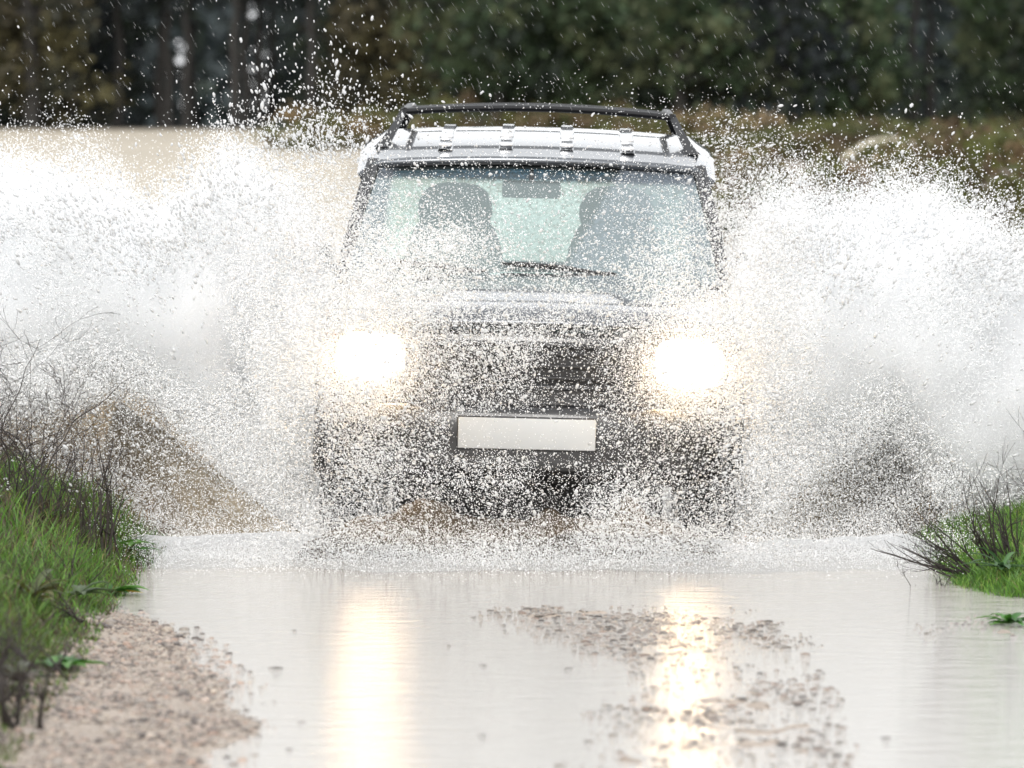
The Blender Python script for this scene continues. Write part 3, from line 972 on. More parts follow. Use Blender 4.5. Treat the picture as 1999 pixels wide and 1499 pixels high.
def veil_dir(P, rg):
    d = np.stack([(P[:, 0] - .06) * 1.4, np.full(len(P), -.35), np.full(len(P), .55)], -1)
    return d + rg.normal(size=P.shape) * .45

rg = np.random.default_rng(5)
P = veil_points(.62, math.pi * .0024 ** 2 * 1.9, 101)
rad = np.clip(np.exp(rg.normal(math.log(0.0024), 0.42, len(P))), .0011, .008)
o = drops('flying_drops', P, rad, veil_dir(P, rg), rg.uniform(1.1, 2.3, len(P)), 'ico', 102)
tag(o, 'white drops of muddy water flying in front of the grey car', 'drops', kind='stuff')
P = veil_points(.36, math.pi * .0013 ** 2, 103, 1.1)
for sx in (-.672, .672):       # finer spray hanging round each burning lamp
    k = 26000
    a_ = rg.uniform(0, 2 * math.pi, k); r_ = .06 + np.abs(rg.normal(0, .13, k))
    q_ = np.stack([CAR_X + sx + r_ * np.cos(a_) * 1.1, rg.uniform(23.55, 23.96, k), .81 - sx * .024 + r_ * np.sin(a_)], -1)
    P = np.concatenate([P, q_])
o = mist('fine_spray', P, np.exp(rg.normal(math.log(0.0013), 0.25, len(P))), M['fine'])
tag(o, 'fine spray drifting over the bonnet and bumper of the grey car', 'spray', kind='stuff')

# spray wake boiling behind the car
rg = np.random.default_rng(7)
k = 240000
x = rg.uniform(-1.5, 1.5, k); y = rg.uniform(28.9, 30.6, k); z = rg.random(k) ** 1.15 * 1.75
big = nz1.fbm(np.stack([x * 1.6, y * 1.6, z * 1.6], -1), 4)
top = 1.42 - .25 * np.abs(x) + (big - .5) * .9
keep = rg.random(k) < np.where(z < top, 1, np.exp(-(z - top) / .15)) * (.2 + .8 * sm(.38, .55, big))
P = np.stack([x, y, z], -1)[keep]
o = drops('spray_wake', P, np.exp(rg.normal(math.log(0.0055), .3, len(P))), None, None, 'tetra', 107, M['fine'])
tag(o, 'pale spray wake boiling up behind the tail of the car', 'spray', kind='stuff')

# low band of mist and foam where the bow wave runs over the puddle
k = 160000
x = rg.uniform(-1.85, 1.95, k); y = rg.uniform(22.3, 24.0, k)
front = 23.38 + .30 * (nz1.fbm(np.stack([x * 3, 0 * x, 0 * x], -1), 4) - .5) + .08 * np.abs(x)
h = .055 * (.35 + 1.3 * nz2.fbm(np.stack([x * 4, y * 4, 0 * x + 3], -1), 3))
z = rg.exponential(1, k) * h
keep = (y > front - rg.exponential(.22, k)) & (z < .4)
P = np.stack([x, y, z + .003], -1)[keep]
o = mist('mist_band', P, np.exp(rg.normal(math.log(0.0013), .25, len(P))), M['fine'])
tag(o, 'low white band of mist and foam on the water before the wheels', 'mist', kind='stuff')

bm = bmesh.new()
us = np.linspace(-1.8, 1.9, 90); ts = np.linspace(0, 1, 13)
nu = nz1.fbm(np.stack([us * 3, 0 * us + 8, 0 * us], -1), 4)
yf = 22.95 + .8 * (nz2.fbm(np.stack([us * 2.2, 0 * us + 3, 0 * us], -1), 4) - .5)
hh = .085 * (.4 + 1.2 * nu) * sm(-1.8, -1.5, us) * sm(1.9, 1.6, us)
up = [[(us[i], yf[i] + (24.1 - yf[i]) * t, .006 + hh[i] * math.sin(math.pi * t ** 1.3) ** .9) for i in range(len(us))] for t in ts]
dn = [[(us[i], yf[i] + (24.1 - yf[i]) * t, .006) for i in range(len(us))] for t in ts]
add_grid(bm, up); add_grid(bm, dn)
bmesh.ops.remove_doubles(bm, verts=bm.verts, dist=.0004)
o = bm_obj('low_vapour', bm, M['thin_vapour'])
tag(o, 'thin pale vapour lying on the puddle before the car', 'mist', kind='stuff')

# muddy bow wave pushed up under the bumper
bm = bmesh.new()
rows = []
xx = np.linspace(-.92, .92, 120)
for t in np.linspace(0, 1, 14):
    yv = 23.62 + .75 * t
    p = np.stack([xx * 6, np.full_like(xx, yv * 5), 0 * xx], -1)
    n_ = nz2.fbm(p, 4)
    hgt = math.sin(math.pi * min(1, t * 1.05)) ** .8 * (.07 + .20 * nz1.fbm(np.stack([xx * 2.4 + 7, 0 * xx, 0 * xx], -1), 3)) * (1 + 1.4 * (n_ - .5)) * (1 - np.abs(xx / .92) ** 5)
    rows.append([(xx[i], yv - .12 * abs(xx[i]) * t + .05 * (n_[i] - .5), float(hgt[i]) - .012) for i in range(len(xx))])
add_grid(bm, rows)
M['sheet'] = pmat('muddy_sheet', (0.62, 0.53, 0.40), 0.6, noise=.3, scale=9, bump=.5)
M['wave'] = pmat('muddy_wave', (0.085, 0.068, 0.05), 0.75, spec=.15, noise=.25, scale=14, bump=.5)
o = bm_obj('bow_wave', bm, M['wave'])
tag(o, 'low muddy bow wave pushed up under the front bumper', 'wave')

# sheets of muddy water thrown outward by the two front wheels
for side, lab in ((-1, 'brown wedge of muddy water thrown out by the wheel on the grassy twig side'), (1, 'brown wedge of muddy water thrown out by the wheel on the brown scrub side')):
    bm = bmesh.new()
    front = []; back = []
    tt = np.linspace(0, 1, 60); ss = np.linspace(0, 1, 14)
    for q in ss:
        f_, b_ = [], []
        for t_ in tt:
            x_ = side * (.82 + 1.05 * t_); y_ = 24.75 + 1.5 * t_
            n1 = float(nz1.fbm(np.array([[x_ * 4, q * 2, 1.5]]), 3)[0]) - .5; n2 = float(nz2.fbm(np.array([[x_ * 9, q * 5, 4.]]), 3)[0]) - .5
            top = (.03 + .62 * t_ ** .9) * (1 + .35 * n1) * float(sm(1.02, .80, np.array(t_)))
            z_ = -.01 + top * q
            th_ = .11 * math.sqrt(max(0, 1 - q)) + .004
            f_.append((x_ + side * .10 * q, y_ - th_ + .10 * n2, z_)); b_.append((x_ + side * .10 * q, y_ + th_ + .10 * n2, z_))
        front.append(f_); back.append(b_)
    add_grid(bm, front); add_grid(bm, back); add_grid(bm, [front[-1], back[-1]])
    tag(bm_obj('wheel_wave', bm, M['sheet']), lab, 'wave')

# rain
k = 4200
P = np.stack([rg.uniform(-3.2, 3.2, k), rg.uniform(21.5, 29, k), rg.uniform(.9, 2.6, k)], -1)
d = np.array([.50, .05, -.85]) + rg.normal(size=(k, 3)) * .06
o = drops('rain', P, rg.uniform(.0003, .00055, k), d, rg.uniform(22, 40, k), 'octa', 110)
tag(o, 'slanting rain falling in front of the dark wood', 'rain', kind='stuff')

# ------------------------------------------------------------------ stones and gravel
M['stone'] = tone_mat('wet_stone', 0.35, 0.5, noise=.25, scale=90)
def stone_cols(n, rg):
    base = np.array([(0.40, 0.32, 0.27), (0.33, 0.29, 0.25), (0.20, 0.165, 0.14), (0.46, 0.39, 0.32), (0.10, 0.08, 0.07), (0.38, 0.27, 0.21)])
    k = rg.choice(len(base), n, p=[.22, .20, .20, .14, .15, .09])
    return base[k] * rg.uniform(.75, 1.2, (n, 1))
rg = np.random.default_rng(21)
k = 95000
x = rg.uniform(-1.7, -.7, k); y = rg.uniform(14.8, 21.7, k)
sh = np.interp(y, SHORE[:, 0], SHORE[:, 1])
keep = rg.random(k) < (sm(.22, -.10, x - sh) * .26 * (.25 + 1.1 * sm(.35, .62, nz2.fbm(np.stack([x * 5, y * 2.5, 0 * x], -1), 4))))
keep &= terrain(x, y) > -.012
x, y = x[keep], y[keep]
rad = np.clip(np.exp(rg.normal(math.log(.0048), .52, len(x))), .002, .024)
P = np.stack([x, y, np.maximum(terrain(x, y), -.004) + rad * .15], -1)
o = drops('gravel', P, rad, None, None, 'ico', 22, M['stone'], col=stone_cols(len(x), rg) * .8, flat=.6)
tag(o, 'loose wet pinkish gravel along the grassy edge of the track', kind='stuff')

k = 13000
x = np.concatenate([rg.normal(.0, 1, k) * .34 + .62, rg.normal(0, 1, k) * .55 + .45, rg.uniform(1.25, 2.0, 2600)])
y = np.concatenate([rg.uniform(15, 21.3, k), rg.uniform(15, 21.4, k), rg.normal(20.6, .55, 2600)])
t_ = terrain(x, y)
nn = nz2.fbm(np.stack([x * 3, y * 1.5, 0 * x], -1), 4)
axr = np.interp(y, [13, 16, 19, 21, 23], [0.55, 0.58, 0.72, 0.42, 0.3]); wdr = np.interp(y, [13, 16, 19, 21, 23], [0.25, 0.30, 0.22, 0.5, 0.4])
pr = np.exp(-((x - axr) / (wdr * 1.7)) ** 2) * (.10 + sm(.42, .60, nn)) * .9
pr[2 * k:] = sm(1.2, 1.9, x[2 * k:]) * (.15 + sm(.45, .65, nn[2 * k:])) * .5
keep = (rg.random(len(x)) < pr) & (t_ > -.040)
x, y, t_ = x[keep], y[keep], t_[keep]
rad = np.clip(np.exp(rg.normal(math.log(.0058), .45, len(x))), .003, .020)
P = np.stack([x, y, np.clip(t_, -.0015, .02) + rad * .05], -1)
o = drops('pebbles', P, rad, None, None, 'ico', 23, M['stone'], col=stone_cols(len(x), rg) * .5, flat=.45)
tag(o, 'dark wet pebbles scattered along the shallow middle ridge of the puddle', kind='stuff')

def make_stone(seed, r):
    rg_ = random.Random(seed)
    b = bmesh.new(); bmesh.ops.create_icosphere(b, subdivisions=3, radius=1)
    ph = [rg_.uniform(0, 6) for _ in range(6)]
    for v in b.verts:
        d = v.co.normalized()
        f = 1 + .16 * math.sin(3 * d.x + ph[0]) * math.cos(2.4 * d.y + ph[1]) + .10 * math.sin(5 * d.z + ph[2] + 3 * d.x) + .05 * math.sin(9 * d.y + ph[3])
        v.co = Vector((d.x * r * 1.5, d.y * r, d.z * r * .30)) * f
    me = bpy.data.meshes.new('stone'); b.to_mesh(me); b.free()
    for p in me.polygons: p.use_smooth = True
    me.materials.append(M['stone1'])
    return me
M['stone1'] = pmat('dark_wet_stone', (0.055, 0.045, 0.038), 0.3, noise=.5, scale=60, bump=.4)
smesh = [make_stone(i, 1) for i in range(4)]
STONES = [(537, 1306, .017), (575, 1232, .009), (588, 1411, .010), (563, 1465, .011), (941, 1437, .011), (1151, 1450, .013), (1110, 1307, .014), (943, 1300, .010),
          (925, 1206, .010), (1733, 1443, .012), (877, 1262, .010), (1480, 1430, .013), (240, 1465, .012), (185, 1420, .013)]
SL = ['largest dark stone poking out of the open water beside the lamp reflection', 'small dark stone alone in the water behind the largest stone', 'dark stone at the edge of the broad lamp reflection', 'dark stone close below the one at the edge of the lamp reflection',
      'flat dark stone alone in bright water between the two lamp reflections', 'dark stone near the front of the middle pebbles', 'dark round stone among the middle pebbles near the second reflection', 'small stone on the outer edge of the middle pebbles',
      'dark pebble where the middle ridge meets the muddy water', 'lone dark stone in the bright water away from all the pebbles', 'pebble on the thin tail of the middle ridge', 'dark stone beside the second lamp reflection', 'dark stone lying on the pinkish gravel shoulder', 'dark blurred stone on the gravel beside the blurred stems']
for i, (px, py, r) in enumerate(STONES):
    d = HZ * FPX / (py - 240)
    o = bpy.data.objects.new('stone', smesh[i % 4]); COL.objects.link(o)
    xx_ = X(px, d)
    o.location = (xx_, d, max(0, float(terrain(np.array([xx_]), np.array([d]))[0])) - r * .1)
    o.scale = (r, r, r); o.rotation_euler = (0, 0, i * 1.7)
    tag(o, SL[i], 'stone', 'stones poking out of the puddle and gravel')

# ------------------------------------------------------------------ verge plants
def blades(name, x, y, hgt, wid, lean, cols, seed, mat, seg=3):
    rg = np.random.default_rng(seed); n = len(x)
    z = terrain(x, y)
    a = rg.uniform(0, 2 * math.pi, n); la = rg.uniform(0, 2 * math.pi, n)
    V = np.zeros((n, 2 * seg + 1, 3)); C = np.zeros((n, 2 * seg + 1, 3))
    for s in range(seg + 1):
        t = s / seg
        cx = x + np.cos(la) * lean * hgt * t ** 2; cy = y + np.sin(la) * lean * hgt * t ** 2; cz = z - .01 + hgt * (t - .25 * lean * t ** 2)
        w_ = wid * (1 - t) ** .7
        if s < seg:
            V[:, 2 * s] = np.stack([cx - np.cos(a) * w_, cy - np.sin(a) * w_, cz], -1)
            V[:, 2 * s + 1] = np.stack([cx + np.cos(a) * w_, cy + np.sin(a) * w_, cz], -1)
        else:
            V[:, 2 * s] = np.stack([cx, cy, cz], -1)
    C[:] = cols[:, None, :]
    tri = []
    for s in range(seg - 1):
        tri += [(2 * s, 2 * s + 1, 2 * s + 3), (2 * s, 2 * s + 3, 2 * s + 2)]
    tri += [(2 * seg - 2, 2 * seg - 1, 2 * seg)]
    F = (np.array(tri)[None] + (np.arange(n) * (2 * seg + 1))[:, None, None]).reshape(-1, 3)
    return link(name, np_mesh(name, V.reshape(-1, 3), F, C.reshape(-1, 3)), mat)

M['leaf'] = tone_mat('leaf', 0.45, 0.4, transl=.3)
M['twig'] = pmat('dark_twig', (0.022, 0.016, 0.013), 0.7, noise=.4, scale=80)
M['pale_twig'] = pmat('brown_twig', (0.035, 0.028, 0.026), 0.75, noise=.4, scale=80)
rg = np.random.default_rng(31)
def greens(n, dark=0.0):
    base = np.array([(0.11, 0.24, 0.035), (0.075, 0.18, 0.028), (0.17, 0.29, 0.05), (0.05, 0.10, 0.025), (0.24, 0.21, 0.08)])
    k = rg.choice(5, n, p=[.34, .28, .2, .13, .05])
    return base[k] * rg.uniform(.7, 1.25, (n, 1)) * (1 - dark)
# grass on the near bank
k = 34000
y = 14.6 + 10.2 * rg.random(k) ** .8; x = -np.interp(y, [14, 18, 19.5, 21], [1.36, 1.38, 1.42, 1.46]) - rg.gamma(1.5, .26, k)
keep = (x > -3.3) & (rg.random(k) < .35 + .65 * sm(.35, .6, nz1.fbm(np.stack([x * 2, y * 2, 0 * x], -1), 3)))
x, y = x[keep], y[keep]
edge = sm(-1.45, -1.75, x)
hg = (.04 + .085 * edge) * rg.uniform(.5, 1.5, len(x)) * (.75 + .35 * sm(21, 23, y)) * (.55 + .9 * nz2.fbm(np.stack([x * 4, y * 3, 0 * x], -1), 3))
c = greens(len(x)); olive = np.array([0.085, 0.075, 0.03])
dead = (rg.random(len(x)) < .30 + .5 * sm(.52, .68, nz1.fbm(np.stack([x * 3 + 40, y * 3, 0 * x], -1), 3)))[:, None]
c = np.where(dead, np.array([0.075, 0.055, 0.035]) * rg.uniform(.5, 1.6, (len(x), 1)), c)
mixo = (sm(20.5, 18.5, y) * rg.uniform(0, 1, len(x)))[:, None]
c = c * (1 - mixo * .8) + olive * mixo * .8
o = blades('grass', x, y, hg, rg.uniform(.0022, .0045, len(x)), rg.uniform(.2, .9, len(x)), c, 32, M['leaf'])
tag(o, 'bright wet grass on the bank with the bare twig bushes', kind='stuff')
k = 15000
x = 1.62 + rg.gamma(1.7, .22, k); y = rg.uniform(21.7, 25, k)
er = np.interp(y, [21.3, 22.3, 25], [2.0, 1.70, 1.72])
keep = (x < 3.2) & (x > er - .02); x, y = x[keep], y[keep]
hg = (.025 + .06 * sm(1.66, 1.95, x)) * rg.uniform(.5, 1.4, len(x))
k = 9000      # the same bank carries on towards the camera, outside the frame
xa = 2.25 + rg.gamma(1.5, .3, k); ya = rg.uniform(13, 22, k); ha = rg.uniform(.04, .14, k)
x = np.concatenate([x, xa]); y = np.concatenate([y, ya]); hg = np.concatenate([hg, ha])
o = blades('grass', x, y, hg, rg.uniform(.0022, .0045, len(x)), rg.uniform(.2, .9, len(x)), greens(len(x)), 33, M['leaf'])
tag(o, 'green grass on the bank by the dark arching twigs', kind='stuff')
# dry brown grass further along both verges
k = 9000
sgn = np.where(rg.random(k) < .5, -1.0, 1.0)
x = sgn * (1.62 + rg.gamma(1.5, .5, k)); y = rg.uniform(25, 42, k)
cb = np.array([(0.34, 0.24, 0.12), (0.25, 0.17, 0.09), (0.42, 0.31, 0.17), (0.18, 0.15, 0.06)])[rg.choice(4, k)] * rg.uniform(.7, 1.2, (k, 1))
o = blades('dry_grass', x, y, rg.uniform(.08, .3, k), rg.uniform(.003, .006, k), rg.uniform(.3, 1, k), cb, 34, M['leaf'])
tag(o, 'dry brown grass along the track verges behind the plumes', kind='stuff')

def weed(name, loc, nleaf, L, Wd, seed, label, up=.6, cols=((0.05, 0.17, 0.02), (0.035, 0.12, 0.018), (0.08, 0.2, 0.03)), yellow=0):
    rr = random.Random(seed)
    root = tag(empty(name, loc), label, 'weed', 'leafy weeds on the track edge')
    for kind, cnt in (('leaf', nleaf - yellow), ('yellow_leaf', yellow)):
        for q in range(cnt):
            a = rr.uniform(0, 2 * math.pi) if cnt > 2 else rr.uniform(-1.2, .2); l = L * rr.uniform(.6, 1.15); wd = Wd * rr.uniform(.7, 1.2); tilt = rr.uniform(.12, up)
            rows = []; cl = []
            col = (0.55, 0.38, 0.03) if kind == 'yellow_leaf' else rr.choice(cols)
            nseg = 9
            for s in range(nseg + 1):
                t = s / nseg
                wv_ = wd * (math.sin(math.pi * min(1, .06 + t * .94)) ** .75) * (1 - .25 * t) * (1 + .10 * math.sin(t * 19 + q)) + .002
                r_ = l * t; zz = l * (math.tan(tilt) * t * .8 - .75 * t * t * tilt) + .01
                for e in (-1, -.5, 0, .5, 1):
                    xo = r_; yo = e * wv_; zo = zz + abs(e) * wv_ * .35
                    rows.append((xo * math.cos(a) - yo * math.sin(a), xo * math.sin(a) + yo * math.cos(a), zo)); cl.append([c_ * (1.5 if e == 0 else 1) for c_ in col])
            F = [(s * 5 + e, s * 5 + e + 1, s * 5 + e + 6, s * 5 + e + 5) for s in range(nseg) for e in range(4)]
            o = link('leaf', np_mesh('leaf', rows, F, np.array(cl)), M['leaf'], root)
            if kind == 'yellow_leaf': o['label'] = 'yellowed leaf'
def on(px, py, dz=0.0):
    d = HZ * FPX / (py - 240); x_ = X(px, d)
    return (x_, d, max(-.01, float(terrain(np.array([x_]), np.array([d]))[0])) + dz)
weed('leafy_weed', on(215, 1165), 12, .14, .026, 1, 'broad leaved weed with one yellow leaf hanging over the gravel edge', yellow=1)
weed('leafy_weed', on(238, 1100, .02), 11, .15, .022, 2, 'green weed reaching out over the water under the thin upright stems', up=.9)
weed('leafy_weed', on(120, 1330), 12, .15, .03, 3, 'blurred dark green weed low on the gravel shoulder')
weed('leafy_weed', on(150, 1210, .03), 12, .14, .022, 4, 'tangled greyish weed among the grass above the gravel', up=.9, cols=((0.07, 0.11, 0.045), (0.06, 0.09, 0.035)))
weed('leafy_weed', on(60, 1250, .05), 14, .16, .02, 5, 'olive weed in the blurred grass nearest the bank top', up=1.0, cols=((0.10, 0.10, 0.03), (0.07, 0.09, 0.03)))
weed('leafy_weed', on(1975, 1222), 16, .13, .016, 6, 'small bright green tuft alone on the gravel below the twiggy bank', up=1.0)
weed('leafy_weed', on(1960, 1150, .05), 16, .16, .014, 7, 'feathery grey green weed in the grass beneath the arching twigs', up=1.2, cols=((0.07, 0.15, 0.05), (0.05, 0.11, 0.04)))

def twig_bush(name, base, nst, hgt, spread, seed, label, mat, r0=.006, depth=3, lean=(0, 0), bends=.16, kink=1.0, base_r=.06, budr=0, low=0.0):
    rr = random.Random(seed)
    root = tag(empty(name, base), label, 'bare bush', 'bare twig bushes on the verges')
    for s in range(nst):
        bm = bmesh.new()
        def grow(p, d, L, r, dep):
            n = max(4, int(L / .045))
            pts = [p.copy()]; rads = [r]
            for i in range(n):
                d = (d + Vector((rr.gauss(0, bends), rr.gauss(0, bends), rr.gauss(0, bends * .7) + .02)) * kink).normalized()
                p = p + d * (L / n); pts.append(p.copy()); rads.append(max(.0007, r * (1 - .8 * (i + 1) / n)))
            add_tube(bm, pts, rads, 5, True)
            if budr and dep <= 1:
                for q in pts[1::1]:
                    if rr.random() < .75:
                        bv = bmesh.ops.create_icosphere(bm, subdivisions=1, radius=budr * rr.uniform(.6, 1.3))['verts']
                        bmesh.ops.translate(bm, vec=q + Vector((rr.gauss(0, .004), rr.gauss(0, .004), 0)), verts=bv)
            if dep > 0:
                for q in range(rr.randint(2, 4)):
                    i = rr.randint(max(1, n // 4), n - 1)
                    dd = (d + Vector((rr.gauss(0, .6), rr.gauss(0, .6), rr.gauss(.1, .4)))).normalized()
                    grow(pts[i].copy(), dd, L * rr.uniform(.28, .55), rads[i] * .65, dep - 1)
        a = rr.uniform(0, 2 * math.pi)
        p0 = Vector((math.cos(a), math.sin(a), 0)) * base_r * rr.random() + Vector((0, 0, -.03))
        d0 = Vector((rr.gauss(lean[0], spread), rr.gauss(lean[1], spread * .6), 1 - low * rr.random())).normalized()
        grow(p0, d0, hgt * rr.uniform(.55, 1.1), r0 * rr.uniform(.6, 1.2), depth)
        bm_obj('stem', bm, mat, root, True)
def bz(px, d, dz=0):
    x_ = X(px, d); return (x_, d, float(terrain(np.array([x_]), np.array([d]))[0]) + dz)
twig_bush('twig_bush', bz(10, 23.2), 20, .86, .22, 11, 'dense grey tangle of fine twigs tallest on the grassy bank', M['pale_twig'], .0042, 3, bends=.2, base_r=.30)
twig_bush('twig_bush', bz(-30, 23.0), 12, .8, .3, 18, 'grey twig tangle cut by the frame edge on the grassy bank', M['pale_twig'], .004, 3, bends=.22, base_r=.3)
twig_bush('twig_bush', bz(85, 23.1), 11, .52, .2, 12, 'low thicket of fine twigs beside the tallest tangle', M['pale_twig'], .004, 3, bends=.2, base_r=.16)
twig_bush('twig_bush', bz(168, 22.9), 5, .64, .12, 13, 'thin forked dark stems with tiny tip buds between the twig thickets', M['twig'], .0055, 2, bends=.10, base_r=.07)
twig_bush('twig_bush', bz(200, 22.9), 8, .54, .16, 14, 'upright black stems at the water edge of the grassy bank', M['twig'], .0065, 1, lean=(.10, 0), bends=.06, base_r=.12, budr=.0035)
twig_bush('twig_bush', bz(110, 21.6), 6, .22, .5, 15, 'short dark broken stems low in the bright grass', M['twig'], .006, 1, base_r=.2, low=.6)
twig_bush('twig_bush', bz(60, 20.0), 8, .26, .5, 19, 'blurred dark heap of dead stems over the olive grass', M['twig'], .006, 2, base_r=.25, low=.8)
twig_bush('twig_bush', bz(40, 18.2), 12, .30, .45, 24, 'blurred brown dead stems over the gravel shoulder', M['pale_twig'], .006, 2, base_r=.2, low=.7)
twig_bush('twig_bush', bz(-10, 17.2), 12, .36, .4, 25, 'blurred dull brown stem clump in the near corner of the bank', M['pale_twig'], .007, 2, base_r=.2, low=.5)
weed('leafy_weed', on(30, 1390, .03), 16, .17, .024, 8, 'very blurred dark weed at the frame edge below the dead stems', up=1.0, cols=((0.05, 0.055, 0.025), (0.07, 0.05, 0.03)))
twig_bush('twig_bush', bz(25, 16.6), 7, .30, .18, 16, 'very blurred dark brown stems nearest the camera', M['twig'], .011, 1, base_r=.09)
twig_bush('twig_bush', bz(1975, 22.6), 16, .42, .35, 17, 'black twigs arching out of the green bank by the scrub side', M['twig'], .006, 2, lean=(-.35, 0), bends=.10, base_r=.08)
twig_bush('twig_bush', bz(1925, 22.6), 13, .42, .5, 20, 'low black twigs reaching out flat over the puddle from the green bank', M['twig'], .0055, 2, lean=(-1.3, 0), bends=.10, base_r=.08, low=.6)
twig_bush('twig_bush', bz(2040, 22.9), 7, .6, .25, 21, 'tall thin curved stems at the frame edge behind the black twigs', M['twig'], .0035, 2, lean=(-.25, 0), bends=.10, base_r=.1)
twig_bush('twig_bush', bz(1850, 22.3), 9, .16, .9, 22, 'matted dead brown twigs lying at the water line under the green bank', M['pale_twig'], .0035, 2, lean=(-.2, 0), base_r=.22, low=.85)
twig_bush('twig_bush', bz(1830, 23.6), 6, .40, .14, 23, 'faint thin seed stems standing in the spray before the green bank', M['pale_twig'], .0018, 1, base_r=.16, budr=.003)

# ------------------------------------------------------------------ scrub and wood behind
def leaf_cloud(n, fn, size, cols, rg, tri=False):
    """n leaf-like faces at points given by fn, returns verts, faces, colours"""
    C = fn(n)
    a = rg.normal(size=(n, 3)); a /= np.linalg.norm(a, axis=1)[:, None]
    b = np.cross(a, rg.normal(size=(n, 3))); b /= np.linalg.norm(b, axis=1)[:, None]
    s = size * rg.uniform(.6, 1.4, (n, 1))
    V = np.stack([C - a * s, C + b * s * .55, C + a * s, C - b * s * .55], 1)
    return V.reshape(-1, 3), np.arange(4 * n).reshape(-1, 4), np.repeat(cols, 4, 0)
M['far_leaf'] = tone_mat('far_leaf', 0.6, 0.25, transl=.2)
M['bark'] = pmat('wet_bark', (0.020, 0.018, 0.016), 0.8, noise=.4, scale=6)

def scrub_mesh(seed, tones):
    rg_ = np.random.default_rng(seed)
    ncl = 26
    cen = np.stack([rg_.normal(0, .55, ncl), rg_.normal(0, .4, ncl), rg_.uniform(.1, .95, ncl)], -1)
    cen[:, 2] *= np.exp(-(cen[:, 0] / 1.0) ** 2) + .25
    rad_ = rg_.uniform(.12, .30, ncl); tone = np.array(tones)[rg_.choice(len(tones), ncl)]
    which = rg_.choice(ncl, 2600)
    fn = lambda n: np.maximum(cen[which] + rg_.normal(size=(n, 3)) * rad_[which][:, None] * .6, [-9, -9, .0])
    V, F, Cc = leaf_cloud(2600, fn, .05, tone[which] * rg_.uniform(.6, 1.3, (2600, 1)), rg_)
    return np_mesh('foliage', V, F, Cc)
BR = [(0.16, 0.11, 0.06), (0.10, 0.07, 0.04), (0.22, 0.16, 0.085), (0.09, 0.10, 0.03)]
OL = [(0.10, 0.11, 0.03), (0.07, 0.09, 0.03), (0.14, 0.12, 0.05), (0.12, 0.085, 0.05)]
TN = [(0.30, 0.22, 0.12), (0.22, 0.16, 0.09), (0.12, 0.13, 0.045)]
smb = [scrub_mesh(200 + i, t_) for i, t_ in enumerate((BR, OL, TN, BR, OL))]
def stems_mesh(seed):
    rr = random.Random(seed); b = bmesh.new()
    for q in range(9):
        p = Vector((rr.gauss(0, .25), rr.gauss(0, .2), -.1)); pts = [p]
        for s in range(4):
            p = p + Vector((rr.gauss(0, .10), rr.gauss(0, .08), rr.uniform(.2, .32))); pts.append(p)
        add_tube(b, pts, [.014, .012, .010, .007, .004], 5)
    me = bpy.data.meshes.new('stems'); b.to_mesh(me); b.free(); return me
stm = [stems_mesh(i) for i in range(3)]
for me in smb: me.materials.append(M['far_leaf'])
for me in stm: me.materials.append(M['pale_twig'])
def scrub(px, py_top, d, kind, label, wide=1.0):
    x_ = X(px, d); zb = float(terrain(np.array([x_]), np.array([d]))[0])
    h = Z(py_top, d) - zb
    root = tag(empty('scrub_bush', (x_, d, zb - .02)), label, 'bush', 'scrub bushes between the field and the wood')
    root.scale = (wide, wide, max(.3, h / .95)); root.rotation_euler = (0, 0, px * .37)
    for nm, me in (('foliage', smb[kind]), ('stems', stm[kind % 3])):
        o = bpy.data.objects.new(nm, me); COL.objects.link(o); o.parent = root
SB = [(690, 215, 96, 2, 'straw brown bush showing beside the roof rack on the plume side'), (640, 262, 92, 1, 'low olive bush at the end of the tan field behind the plume'),
      (800, 236, 98, 3, 'brown bush half hidden behind the roof rack leg'), (930, 205, 103, 1, 'green olive bush seen under the roof rack bar'), (1075, 222, 102, 3, 'dark brown bush behind the middle of the roof'), (1220, 214, 101, 1, 'olive bush behind the far end of the roof rack'),
      (1330, 222, 92, 2, 'tawny bush just past the roof corner'), (1410, 228, 92, 2, 'straw coloured bush next to the roof corner'), (1480, 250, 90, 1, 'bright olive bush in the brown scrub'), (1555, 268, 88, 0, 'brown bush between two olive bushes in the scrub'),
      (1640, 244, 92, 4, 'olive green bush rising behind the pale arched branch'), (1710, 256, 98, 4, 'dark olive bush against the wood above the pale branch'), (1790, 270, 90, 0, 'brown bush past the pale arched branch'), (1865, 255, 88, 0, 'tall brown bush near the scrub edge'),
      (1935, 262, 84, 4, 'green bush close to the frame edge in the scrub'), (2010, 245, 86, 0, 'brown bush cut off by the frame edge'),
      (1400, 320, 66, 0, 'nearer brown bush beside the car behind the drops'), (1480, 335, 64, 1, 'nearer olive bush low behind the flung drops'), (1570, 330, 66, 3, 'nearer dark brown bush below the scrub line'), (1690, 305, 68, 3, 'nearer brown bush under the pale arched branch'),
      (1800, 310, 66, 0, 'nearer brown bush behind the top of the plume'), (1900, 305, 64, 4, 'nearer green bush above the plume'), (1990, 300, 66, 3, 'nearer brown bush at the frame edge above the plume')]
for px, py, d, kd, lb in SB: scrub(px, py, d, kd, lb, 1.15 if d > 75 else .95)
